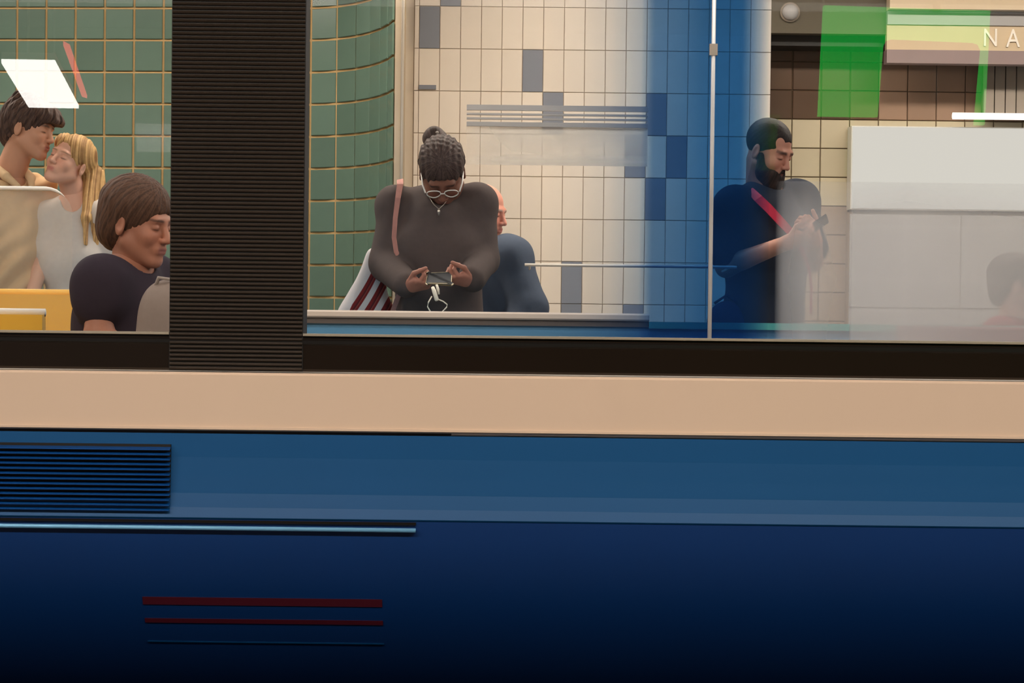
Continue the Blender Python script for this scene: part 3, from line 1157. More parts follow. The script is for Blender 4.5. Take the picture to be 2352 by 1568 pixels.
def surface(S, lo, hi, h, B=10):
    lo, hi = A_(lo), A_(hi)
    nb = np.maximum(np.ceil((hi - lo) / (h * B)).astype(int), 1)
    gi = np.stack(np.meshgrid(*[np.arange(k) for k in nb], indexing='ij'), -1).reshape(-1, 3)
    cen = lo + (gi + 0.5) * B * h
    d = S.ev(cen)
    hd = B * h * 0.5 * 1.7321
    gi = gi[np.abs(d) < hd * 1.6 + 0.02]
    g1 = np.stack(np.meshgrid(*[np.arange(B + 1)] * 3, indexing='ij'), -1).reshape(-1, 3)
    V = np.empty((len(gi), B + 1, B + 1, B + 1))
    for i, b in enumerate(gi):
        pts = lo + (b * B + g1) * h
        V[i] = S.ev(pts, lo + (b + 0.5) * B * h, hd).reshape(B + 1, B + 1, B + 1)
    ins = V < 0
    cnt = np.zeros((len(gi), B, B, B), int)
    sl = [slice(0, B), slice(1, B + 1)]
    for x in (0, 1):
        for y in (0, 1):
            for z in (0, 1):
                cnt += ins[:, sl[x], sl[y], sl[z]]
    act = np.argwhere((cnt > 0) & (cnt < 8))
    N = nb * B + 2
    gid = lambda g: g[:, 0] + N[0] * (g[:, 1] + N[1] * g[:, 2])
    g = gi[act[:, 0]] * B + act[:, 1:]
    ids = gid(g)
    acc = np.zeros((len(act), 3)); num = np.zeros(len(act))
    b0, i0 = act[:, 0], act[:, 1:]
    for ax in range(3):
        o1, o2 = [k for k in range(3) if k != ax]
        for u_ in (0, 1):
            for w_ in (0, 1):
                off = np.zeros(3, int); off[o1] = u_; off[o2] = w_
                pa = i0 + off
                pb = pa.copy(); pb[:, ax] += 1
                va = V[b0, pa[:, 0], pa[:, 1], pa[:, 2]]
                vb = V[b0, pb[:, 0], pb[:, 1], pb[:, 2]]
                m_ = (va < 0) != (vb < 0)
                t = np.where(m_, va / np.where(m_, va - vb, 1), 0)
                q = pa.astype(float); q[:, ax] += t
                acc[m_] += q[m_] ; num[m_] += 1
    pos = lo + (gi[b0] * B + acc / num[:, None]) * h
    order = np.argsort(ids)
    sid = ids[order]
    faces = []
    for ax in range(3):
        a_, b_ = [(1, 2), (2, 0), (0, 1)][ax]
        I0 = ins[:, :B, :B, :B]
        s2 = [slice(0, B)] * 3; s2[ax] = slice(1, B + 1)
        I1 = ins[:, s2[0], s2[1], s2[2]]
        e = np.argwhere(I0 != I1)
        if not len(e): continue
        gp = gi[e[:, 0]] * B + e[:, 1:]
        flip = I0[e[:, 0], e[:, 1], e[:, 2], e[:, 3]]
        ea = np.zeros(3, int); ea[a_] = 1
        eb = np.zeros(3, int); eb[b_] = 1
        quad = np.stack([gid(gp - ea - eb), gid(gp - eb), gid(gp), gid(gp - ea)], 1)
        ok = (gp[:, a_] > 0) & (gp[:, b_] > 0)
        ix = np.searchsorted(sid, quad)
        ix = np.clip(ix, 0, len(sid) - 1)
        ok &= (sid[ix] == quad).all(1)
        quad = order[ix]
        quad = np.where(flip[:, None], quad, quad[:, ::-1])
        faces.append(quad[ok])
    faces = np.concatenate(faces) if faces else np.zeros((0, 4), int)
    return pos, faces


def fast_mesh(name, v, f, col, m):
    me = bpy.data.meshes.new(name)
    me.vertices.add(len(v))
    me.vertices.foreach_set('co', np.ascontiguousarray(v, dtype=np.float32).ravel())
    me.loops.add(f.size)
    me.loops.foreach_set('vertex_index', np.ascontiguousarray(f, dtype=np.int32).ravel())
    me.polygons.add(len(f))
    me.polygons.foreach_set('loop_start', np.arange(0, f.size, 4, dtype=np.int32))
    me.update(calc_edges=True)
    me.validate()
    ca = me.color_attributes.new('Col', 'FLOAT_COLOR', 'POINT')
    c4 = np.ones((len(v), 4), np.float32)
    c4[:, :3] = col
    ca.data.foreach_set('color', c4.ravel())
    me.materials.append(m)
    me.shade_smooth()
    return me


def skin_obj(name, parts, m, parent):
    vs, fs, cs, n = [], [], [], 0
    for v, f, c in parts:
        c = np.broadcast_to(np.asarray(c, float), (len(v), 3))
        vs.append(v); fs.append(f + n); cs.append(c); n += len(v)
    me = fast_mesh(name, np.concatenate(vs), np.concatenate(fs), np.concatenate(cs), m)
    o = bpy.data.objects.new(name, me)
    COL.objects.link(o)
    return place(o, parent)


def rot3(yaw=0, pitch=0, roll=0):
    """yaw > 0 turns the face to the right of the picture, pitch > 0 looks down, roll > 0 leans the crown right"""
    return np.array(Matrix.Rotation(R(yaw), 3, 'Z') @ Matrix.Rotation(R(roll), 3, 'Y') @ Matrix.Rotation(R(pitch), 3, 'X'))


def mixc(c, d, w):
    w = np.clip(w, 0, 1)[:, None]
    return c * (1 - w) + np.asarray(d) * w


def head_parts(origin, rot, hs, skin, lips, brow, neck_base, neck_r=0.055, brow_w=1.0, female=False, chub=1.0, stubble=None, h=0.0032, lash=0.7):
    """head with face; local frame: face towards -y, crown +z, origin at ear level"""
    o = A_(origin)
    S = SDF()
    S.u(ell((0, 0.018, 0.036), (0.076, 0.097, 0.086)), 0.01)
    S.u(ell((0, -0.028, -0.040), (0.060 * chub, 0.060, 0.074)), 0.035)
    for s in (-1, 1):
        S.u(cap((s * 0.052 * chub, 0.0, -0.058), (s * 0.018, -0.066, -0.100), 0.020, 0.016), 0.03)
        S.u(ell((s * 0.036, -0.062, -0.030), (0.024 * chub, 0.022, 0.024)), 0.02)
    S.u(ell((0, -0.074, -0.101), (0.022, 0.018, 0.017)), 0.02)
    S.u(cap((-0.034, -0.076, 0.020), (0.034, -0.076, 0.020), 0.013, 0.013), 0.018)
    # eye hollows
    for s in (-1, 1):
        S.s(ell((s * 0.030, -0.097, 0.001), (0.018, 0.016, 0.012)), 0.014)
    # nose
    S.u(cap((0, -0.084, 0.012), (0, -0.107, -0.032), 0.0075, 0.0115), 0.010)
    for s in (-1, 1):
        S.u(ell((s * 0.0115, -0.098, -0.036), (0.0085, 0.010, 0.008)), 0.006)
    S.s(ell((0, -0.104, -0.046), (0.010, 0.006, 0.003)), 0.003)
    # lids over the eyeballs
    for s in (-1, 1):
        S.u(ell((s * 0.031, -0.074, 0.000), (0.0150, 0.0135, 0.0115)), 0.004)
        S.s(cap((s * 0.021, -0.0895, -0.0055), (s * 0.042, -0.0835, -0.0050), 0.0010, 0.0010), 0.0015)
    # mouth
    S.u(ell((0, -0.081, -0.064), (0.030, 0.016, 0.020)), 0.014)
    S.u(cap((-0.019, -0.0905, -0.0615), (0.019, -0.0905, -0.0615), 0.0052, 0.0052), 0.005)
    S.u(cap((-0.015, -0.0905, -0.0715), (0.015, -0.0905, -0.0715), 0.0062, 0.0062), 0.005)
    S.s(cap((-0.023, -0.0965, -0.0665), (0.023, -0.0965, -0.0665), 0.0018, 0.0018), 0.002)
    # ears
    for s in (-1, 1):
        e = rot3(yaw=s * 18)
        S.u(ell((s * 0.079, 0.014, -0.012), (0.009, 0.020, 0.032), e), 0.006)
        S.s(ell((s * 0.089, 0.008, -0.010), (0.006, 0.011, 0.018), e), 0.004)
    nb = (A_(neck_base) - o) @ rot / hs
    S.u(cap((0, 0.026, -0.050), nb, neck_r * 0.98 / hs, neck_r * 1.12 / hs), 0.022)
    lo = np.minimum((-0.105, -0.135, -0.135), nb - 0.08)
    hi = np.maximum((0.105, 0.130, 0.135), nb + 0.06)
    v, f = surface(S, lo, hi, h / hs)
    c = np.tile(np.asarray(lin(skin)), (len(v), 1))
    x, y, z = np.abs(v[:, 0]), v[:, 1], v[:, 2]
    fr = y < -0.04
    w = np.exp(-((x - 0.036) / 0.022) ** 2 - ((z + 0.030) / 0.020) ** 2) * fr * 0.35
    c = mixc(c, np.asarray(lin(skin)) * np.array([1.08, 0.80, 0.76]), w)
    w = np.exp(-(x / 0.020) ** 6 - ((z + 0.0665) / 0.0105) ** 4) * (y < -0.080)
    c = mixc(c, lin(lips), w * 0.9)
    bz = 0.0225 - 4.0 * (x - 0.030) ** 2
    w = np.exp(-((x - 0.031) / 0.021) ** 6 - ((z - bz) / (0.0042 * brow_w)) ** 4) * (y < -0.060)
    c = mixc(c, lin(brow), w * 0.85)
    w = np.exp(-((x - 0.031) / 0.0145) ** 6 - ((z + 0.0058) / 0.0024) ** 4) * (y < -0.066)
    c = mixc(c, lin((38, 26, 22)), w * lash)
    if stubble is not None:
        w = (1 / (1 + np.exp(-(-z - 0.052) / 0.006))) * (y < 0.02) * 0.5
        c = mixc(c, lin(stubble), w)
    vw = (v * hs) @ rot.T + o
    return vw, f, c


def hair_parts(origin, rot, hs, S, col, lo=(-0.16, -0.17, -0.2), hi=(0.16, 0.2, 0.24), h=0.0034, col2=None, streak=160.0):
    v, f = surface(S, lo, hi, h / hs)
    c = np.tile(np.asarray(lin(col)), (len(v), 1))
    if col2 is not None:
        a = np.arctan2(v[:, 0], v[:, 1] + 0.4 * v[:, 2] + 0.001)
        w = sum(np.sin(a * fq + ph + v[:, 2] * tw) for fq, ph, tw in ((31, 0.3, 22), (47, 1.9, -14), (73, 4.0, 35), (113, 2.2, 9), (19, 5.1, 40)))
        c = mixc(c, lin(col2), 0.5 + 0.28 * w)
    return (v * hs) @ rot.T + A_(origin), f, c


def tufts(amp, n1=22, n2=60.0, ph=0.0):
    def fn(p):
        a = np.arctan2(p[:, 0], p[:, 1] + 0.001)
        return amp * (np.sin(a * n1 + p[:, 2] * n2 + ph) + np.sin(a * n1 * 1.7 - p[:, 2] * n2 * 0.6 + 2.1) + np.sin(a * n1 * 2.9 + 0.7 + p[:, 1] * 40)) * 0.3 + amp * 0.3 * np.sin(p[:, 0] * 150 + p[:, 2] * 90 + ph * 2) * np.sin(p[:, 1] * 120 + 1.3)
    return fn


def hand_parts(wrist, fwd, palm, side, skin, curl=(30, 45, 30), spread=4, thumb=((0.5, 0.85, 0.35), (0.85, 0.3, 0.45)), hs=1.0, elbow=None, fr=0.036, h=0.0026, lift=(0, 0, 0, 0)):
    """hand with palm, four fingers and thumb; fwd = towards the knuckles, palm = palm side, side = thumb side"""
    w0 = A_(wrist)
    u = A_(fwd); u /= np.linalg.norm(u)
    n = A_(palm); n -= (n @ u) * u; n /= np.linalg.norm(n)
    t = A_(side); t -= (t @ u) * u + (t @ n) * n; t /= np.linalg.norm(t)
    P = lambda a, b, c: w0 + (u * a + t * b + n * c) * hs
    S = SDF()
    rot = np.stack([u, t, n], 1)
    S.u(ell(P(0.048, 0.0, 0), (0.052 * hs, 0.040 * hs, 0.016 * hs), rot), 0.01)
    S.u(cap(P(0.0, 0.0, 0), P(0.03, 0.0, 0), 0.025 * hs, 0.024 * hs), 0.02)
    S.u(cap(P(0.02, 0.018, 0.006), P(0.055, 0.030, 0.008), 0.017 * hs, 0.013 * hs), 0.012)
    if elbow is not None:
        e = A_(elbow)
        S.u(cap(w0, w0 + (e - w0) * 0.75, 0.0255 * hs, fr), 0.02)
    for k, (off, ln, rr) in enumerate(((0.029, 0.070, 0.0088), (0.0095, 0.078, 0.0090), (-0.0105, 0.073, 0.0086), (-0.029, 0.058, 0.0076))):
        p = P(0.084 - abs(off) * 0.25, off, 0.001)
        a = 0.0
        sp = R(spread) * (off / 0.02)
        S.u(cap(P(0.05, off * 0.8, 0), p, 0.0105 * hs, rr * 1.08 * hs), 0.006)
        for j, fl in enumerate((0.45, 0.30, 0.25)):
            a += R(curl[j] + (lift[k] if j == 0 else 0))
            dvec = u * math.cos(a) + n * math.sin(a) + t * math.sin(sp) * 0.6
            dvec /= np.linalg.norm(dvec)
            q = p + dvec * ln * fl * hs
            S.u(cap(p, q, rr * (1 - 0.07 * j) * hs, rr * (0.93 - 0.09 * j) * hs), 0.0025)
            p = q
    p = P(0.026, 0.030, 0.008)
    for j, (tv, ln, rr) in enumerate(zip((thumb[0], thumb[1], thumb[1]), (0.042, 0.030, 0.024), (0.0115, 0.0100, 0.0088))):
        dvec = u * tv[0] + t * tv[1] + n * tv[2]
        dvec /= np.linalg.norm(dvec)
        q = p + dvec * ln * hs
        S.u(cap(p, q, rr * hs, rr * 0.9 * hs), 0.004)
        p = q
    ext = 0.20 * hs
    lo, hi = w0 - ext, w0 + ext
    if elbow is not None:
        lo = np.minimum(lo, A_(elbow) - 0.06); hi = np.maximum(hi, A_(elbow) + 0.06)
    v, f = surface(S, lo, hi, h, 8)
    return v, f, np.asarray(lin(skin))


def frame_of(j):
    """torso axes from the two shoulders: x along the shoulders, y backwards"""
    a, b = A_(j['sl']), A_(j['sr'])
    x = b - a; x[2] = 0
    x /= np.linalg.norm(x)
    y = np.array([-x[1], x[0], 0.0])
    return x, y, np.stack([x, y, np.array([0, 0, 1.0])], 1)


def torso_sdf(j, g=1.0, grow=0.0, arms=('l', 'r'), sleeve=1.0, ua=0.05, el=0.042, wr=0.032, depth=0.115, belly=1.0, with_neck=True, bust=0.0):
    x, y, rot = frame_of(j)
    sl, sr = A_(j['sl']), A_(j['sr'])
    mid = (sl + sr) / 2
    hw = np.linalg.norm(sr - sl) / 2
    pel = A_(j['pelvis'])
    nk = A_(j['neck'])
    S = SDF()
    up = mid - pel; up /= np.linalg.norm(up)
    ln = np.linalg.norm(mid - pel)
    S.u(ell(mid - up * 0.13 + y * 0.005, (hw * 0.96 * g + grow, depth * g + grow, 0.185 + grow), rot), 0.05)
    S.u(ell(pel + up * ln * 0.42 - y * 0.012 * belly, (hw * 0.80 * g * belly + grow, depth * 1.02 * g * belly + grow, 0.19 + grow), rot), 0.08)
    S.u(ell(pel + up * 0.02, (hw * 0.84 * g * belly + grow, depth * 1.08 * g + grow, 0.15 + grow), rot), 0.08)
    if bust:
        for s in (-1, 1):
            S.u(ell(mid - up * 0.20 + x * s * hw * 0.48 - y * depth * 0.72, (0.075 * bust + grow, 0.060 * bust + grow, 0.075 * bust + grow), rot), 0.05)
    # shoulders slope up to the neck
    for s in (sl, sr):
        S.u(cap(s - up * 0.01, nk - up * 0.045, 0.052 * g + grow, 0.055 + grow), 0.04)
    if with_neck:
        S.u(cap(nk - up * 0.06, nk + up * 0.02, 0.058 + grow, 0.054 + grow), 0.03)
    for k in arms:
        s, e, w = A_(j['s' + k]), A_(j['e' + k]), A_(j['w' + k])
        S.u(ell(s - up * 0.005, (ua * 1.12 + grow,) * 3), 0.04)
        if sleeve >= 1.0:
            S.u(cap(s, e, ua + grow, el + grow), 0.035)
            S.u(cap(e, e + (w - e) * min(1.0, sleeve - 1.0 + 1e-6), el + grow, (wr if sleeve >= 2 else (el + (wr - el) * (sleeve - 1))) + grow), 0.02) if sleeve > 1.0 else None
        else:
            S.u(cap(s, s + (e - s) * sleeve, ua + grow, ua * (1 - 0.12 * sleeve) + grow + 0.006), 0.03)
    return S


def folds(amp=0.004, seed=0.0, freq=34.0, tilt=0.6):
    def fn(p):
        q = p[:, 2] * freq + (p[:, 0] * math.cos(seed) + p[:, 1] * 0.4) * freq * tilt
        return amp * (np.sin(q + 2.2 * np.sin(p[:, 0] * 11 + seed) + 1.5 * np.sin(p[:, 2] * 7 + seed * 2)) *
                      (0.45 + 0.55 * np.sin(p[:, 0] * 17 + p[:, 2] * 9 + seed * 3)))
    return fn


def bounds(j, pad=0.2, keys=('sl', 'sr', 'el', 'er', 'wl', 'wr', 'pelvis', 'neck')):
    a = np.array([A_(j[k]) for k in keys if k in j])
    return a.min(0) - pad, a.max(0) + pad


def legs_parts(j, rgb, hw=0.10, g=1.0):
    """trousers from the pelvis to the ankles"""
    x, y, rot = frame_of(j)
    pel = A_(j['pelvis'])
    S = SDF()
    S.u(ell(pel, (0.165 * g, 0.125 * g, 0.13), rot), 0.04)
    for s, kk, aa in ((-1, 'kl', 'al'), (1, 'kr', 'ar')):
        hp = pel + x * s * hw - np.array([0, 0, 0.05])
        kn = A_(j[kk]) if kk in j else np.array([hp[0], hp[1] - 0.01, 0.48])
        an = A_(j[aa]) if aa in j else np.array([hp[0] + x[0] * s * 0.01, hp[1], 0.07])
        j.setdefault(kk, kn); j.setdefault(aa, an)
        S.u(cap(hp, kn, 0.085 * g, 0.062), 0.04)
        S.u(cap(kn, an, 0.062, 0.050), 0.02)
    a = np.array([pel, A_(j['kl']), A_(j['kr']), A_(j['al']), A_(j['ar'])])
    v, f = surface(S, a.min(0) - 0.22, a.max(0) + 0.22, 0.02)
    return v, f, lin(rgb)


def shoes(j, parent, m):
    x, y, rot = frame_of(j)
    for aa in ('al', 'ar'):
        an = A_(j[aa])
        base = np.array([an[0], an[1], 0.0])
        S = SDF()
        S.u(ell(base - y * 0.05 + np.array([0, 0, 0.035]), (0.045, 0.135, 0.040), rot), 0.02)
        S.u(cap(base + np.array([0, 0, 0.05]), base + np.array([0, 0, 0.09]), 0.044, 0.046), 0.02)
        S.i(half((0, 0, 0.0), (0, 0, -1)))
        v, f = surface(S, base - 0.25, base + 0.25, 0.012)
        skin_obj('shoe', [(v, f, lin((40, 38, 40)))], m, parent)


def full_person(label, j, loc, skin, group=None):
    t = thing('person', label, 'person', loc, group)
    return t


def top_parts(S, lo, hi, rgb, h=0.0065):
    v, f = surface(S, lo, hi, h)
    return v, f, (lin(rgb) if not callable(rgb) else rgb(v))


def loc2(o, rot, hs, w):
    """world point -> head-local point"""
    return (A_(w) - A_(o)) @ rot / hs


# ---------------------------------------------------------------- woman with the phone (centre)
def woman_with_phone():
    Y = 8.2
    j = dict(sl=at(908, 469, Y), sr=at(1099, 463, Y), neck=at(1012, 432, Y + 0.02), el=at(888, 606, Y - 0.06), er=at(1108, 596, Y - 0.06),
             wl=at(938, 657, Y - 0.30), wr=at(1081, 645, Y - 0.30))
    gx = at(1012, 600, Y).x
    j['pelvis'] = Vector((gx, Y + 0.02, 0.88))
    t = full_person('woman in a dark sweater looking down at her phone, hair in a bun', j, (gx, Y, 0), None)
    skin = (132, 88, 72)
    o, rot, hs = at(1016, 398, Y - 0.10), rot3(0, 50, -3), 1.08
    hp = head_parts(o, rot, hs, skin, (150, 92, 84), (46, 32, 28), j['neck'], 0.055, female=True, chub=1.12)
    body = torso_sdf(j, 1.0, 0.0, sleeve=2.0, ua=0.060, el=0.050, wr=0.030, depth=0.13, belly=1.1, bust=1.1)
    lo, hi = bounds(j)
    v, f = surface(body, lo, hi, 0.013)
    parts = [hp, (v, f, lin(skin))]
    # both hands cradle the phone from below, thumbs on the glass
    ph = at(1010, 640, 7.84)
    parts.append(hand_parts(j['wl'], (0.85, -0.55, 0.10), (0.35, 0.2, 0.9), (0.2, -0.8, 0.55), (176, 120, 102), curl=(55, 62, 45), thumb=((0.75, 0.45, 0.55), (0.95, -0.1, 0.35)), elbow=j['el'], fr=0.040, hs=0.98))
    parts.append(hand_parts(j['wr'], (-0.85, -0.55, 0.10), (-0.35, 0.2, 0.9), (-0.2, -0.8, 0.55), (176, 120, 102), curl=(55, 62, 45), thumb=((0.75, 0.45, 0.55), (0.95, -0.1, 0.35)), elbow=j['er'], fr=0.040, hs=0.98))
    skin_obj('body', parts, M['skin'], t)
    # sweater colour, lightened from black to paint in the glass haze
    S = torso_sdf(j, 1.05, 0.016, sleeve=1.92, ua=0.053, el=0.052, wr=0.036, depth=0.135, belly=1.14, bust=1.15, with_neck=False)
    nk = A_(j['neck'])
    S.s(cap(nk + A_((0, -0.02, -0.015)), nk + A_((0, -0.03, 0.15)), 0.064, 0.075), 0.012)
    S.s(ell(nk + A_((0, -0.11, -0.025)), (0.045, 0.06, 0.055)), 0.012)
    S.d(folds(0.0045, 0.4, 26, 0.5))
    S.i(half((0, 0, 0.74), (0, 0, -1)), 0.01)
    skin_obj('sweater', [top_parts(S, lo - 0.05, hi + 0.05, (90, 80, 78))], M['cloth'], t)
    skin_obj('trousers', [legs_parts(j, (40, 38, 44), 0.10, 1.1)], M['cloth'], t)
    shoes(j, t, M['cloth'])
    # hair drawn back in rows, with a bun on top
    H = SDF()
    H.u(ell((0, 0.024, 0.044), (0.089, 0.106, 0.092)), 0.01)

    def rows(p):
        a = p[:, 0]
        return 0.0022 * np.cos(a * 2 * math.pi / 0.021) + 0.0010 * np.sin(p[:, 1] * 260 + p[:, 0] * 80)
    H.d(rows)
    H.s(ell((0, -0.120, -0.060), (0.092, 0.098, 0.112)), 0.010)
    for s in (-1, 1):
        H.s(ell((s * 0.092, 0.000, -0.025), (0.030, 0.034, 0.040)), 0.008)
    b0 = loc2(o, rot, hs, at(1018, 336, Y - 0.02))
    b1 = loc2(o, rot, hs, at(998, 318, Y + 0.00))
    b2 = loc2(o, rot, hs, at(997, 305, Y - 0.01))
    H.u(ell(b1, (0.046, 0.040, 0.036)), 0.02)
    H.u(ell(b2, (0.026, 0.024, 0.024)), 0.02)
    H.u(cap(b0, b1, 0.045, 0.034), 0.02)
    skin_obj('hair', [hair_parts(o, rot, hs, H, (58, 46, 43), hi=(0.16, 0.26, 0.30), col2=(92, 76, 71))], M['hair'], t)
    bead = at(1004, 304, Y - 0.05)
    S2 = SDF().u(ell(bead, (0.007, 0.006, 0.006)), 0.001)
    v, f = surface(S2, A_(bead) - 0.02, A_(bead) + 0.02, 0.002)
    skin_obj('hair_bead', [(v, f, lin((190, 180, 170)))], M['cloth'], t)
    # clear-framed glasses
    g = MB()
    W = lambda p: Vector(tuple((A_(p) * hs) @ rot.T + A_(o)))
    for s in (-1, 1):
        g.tube([W((s * 0.080, 0.010, 0.006)), W((s * 0.074, -0.060, 0.006)), W((s * 0.064, -0.101, 0.004))], 0.0036, 8)
        ring = [W((s * (0.033 + 0.026 * math.cos(a)), -0.104 + 0.004 * abs(math.cos(a)), -0.003 + 0.018 * math.sin(a))) for a in [2 * math.pi * k / 18 for k in range(19)]]
        g.tube(ring, 0.0024, 7)
    g.tube([W((-0.008, -0.107, 0.002)), W((0.008, -0.107, 0.002))], 0.0024, 7)
    gl = g.build('glasses', M['white_plastic'], t, True)
    # small pendant at the neckline
    p0 = at(1008, 480, Y - 0.165)
    g = MB()
    nl = [at(985, 452, Y - 0.12), at(997, 470, Y - 0.15), p0, at(1019, 470, Y - 0.15), at(1032, 452, Y - 0.12)]
    g.tube(nl, 0.0016, 6)
    g.tube([p0, p0 + Vector((0, -0.004, -0.010)), p0 + Vector((0, -0.004, -0.026))], [0.003, 0.0065, 0.002], 8)
    g.build('pendant', M['steel'], t, True)

    # phone (its own thing, in her hands)
    t2 = thing('phone', 'dark phone with pale rim held in both hands by the woman', 'phone', ph)
    rp = Matrix.Rotation(R(-28), 3, 'X')

    def slabp(cx, w, hh, th, off, m, name):
        mb = MB()
        vs = []
        for y_ in (-th / 2, th / 2):
            for (sx, sz) in ((-1, -1), (1, -1), (1, 1), (-1, 1)):
                for (cx_, cz_) in (((-1, 0), (0, -1)) if (sx * sz > 0) else ((0, -1), (-1, 0))):
                    vs.append(ph + rp @ Vector((sx * (w / 2) + cx_ * sx * 0.008, y_ + off, sz * hh / 2 + cz_ * sz * 0.008)))
        n_ = 8
        mb.add(vs, [tuple(range(n_)), tuple(range(2 * n_ - 1, n_ - 1, -1))] + [(i, (i + 1) % n_, n_ + (i + 1) % n_, n_ + i) for i in range(n_)])
        return mb.build(name, m, t2)
    slabp(0, 0.112, 0.062, 0.008, 0.0, M['phone_rim'], 'case')
    slabp(0, 0.106, 0.056, 0.003, -0.005, M['phone'], 'screen')
    # white cable and adapter hanging from the phone
    t3 = thing('cable', 'white cable with a white adapter hanging below the phone', 'cable', at(1000, 690, 7.78))
    mb = MB(); mb.tube([at(994, 660, 7.79), at(997, 668, 7.78), at(1003, 688, 7.78), at(1004, 691, 7.78)], [0.007, 0.0085, 0.0085, 0.005], 12)
    mb.build('adapter', M['cable'], t3, True)
    mb = MB(); mb.tube([at(1003, 654, 7.80), at(1006, 664, 7.79), at(1008, 676, 7.79)], [0.005, 0.006, 0.004], 10)
    mb.build('plug', M['cable'], t3, True)
    mb = MB()
    mb.tube([at(992, 680, 7.79), at(984, 694, 7.79), at(982, 704, 7.79), at(990, 718, 7.79), at(1000, 726, 7.79), at(1012, 720, 7.79), at(1026, 705, 7.79), at(1027, 699, 7.79), at(1018, 692, 7.79), at(1004, 686, 7.79)], 0.0026, 8)
    mb.build('cord', M['cable'], t3, True)

    # striped shoulder bag
    bag = thing('shoulder_bag', 'red and white striped shoulder bag hanging at her side', 'bag', at(840, 760, Y + 0.02))
    S = SDF()
    a, b = at(868, 590, Y + 0.04), at(838, 800, Y + 0.04)
    bl, br = at(800, 742, Y + 0.04), at(888, 742, Y + 0.04)
    S.u(cap(at(858, 585, Y + 0.05), at(806, 725, Y + 0.05), 0.022, 0.048), 0.05)
    S.u(cap(at(862, 590, Y + 0.05), at(872, 725, Y + 0.05), 0.022, 0.050), 0.05)
    S.u(cap(at(806, 725, Y + 0.05), at(812, 830, Y + 0.05), 0.048, 0.055), 0.05)
    S.u(cap(at(872, 725, Y + 0.05), at(868, 830, Y + 0.05), 0.050, 0.055), 0.06)
    S.u(ell(at(838, 750, Y + 0.05), (0.085, 0.055, 0.15)), 0.05)
    S.d(folds(0.003, 1.7, 18, 1.2))

    sm_ = stripe_mat('red_white_stripes', at(786, 716, Y), [(0.0, (214, 208, 208)), (0.42, (128, 42, 44)), (0.66, (92, 38, 44)), (0.78, (150, 78, 72)), (0.84, (128, 42, 44))])
    lo = A_(at(740, 860, Y)) - 0.2
    hi = A_(at(920, 560, Y)) + 0.2
    v, f = surface(S, lo, hi, 0.004)
    skin_obj('pouch', [(v, f, lin((214, 208, 208)))], sm_, bag)
    mb = MB()
    pts = [at(868, 600, Y + 0.09), at(896, 480, Y + 0.13), at(916, 424, Y + 0.09), at(919, 413, Y + 0.03), at(919, 424, Y - 0.075), at(914, 455, Y - 0.115), at(908, 500, Y - 0.135), at(905, 545, Y - 0.140), at(910, 578, Y - 0.15), at(924, 602, Y - 0.155), at(930, 640, Y - 0.14), at(900, 720, Y - 0.06), at(880, 740, Y)]
    mb.ribbon(pts[3:], [0.026, 0.026, 0.022, 0.019, 0.019, 0.019, 0.020, 0.02, 0.02, 0.02], 0.006, (0, -1, 0.05))
    sm = mat('pink_striped_webbing', (186, 132, 122), 0.8, var=0.25, scale=60, stretch=(1, 1, 0.3))
    mb.build('strap', sm, bag)


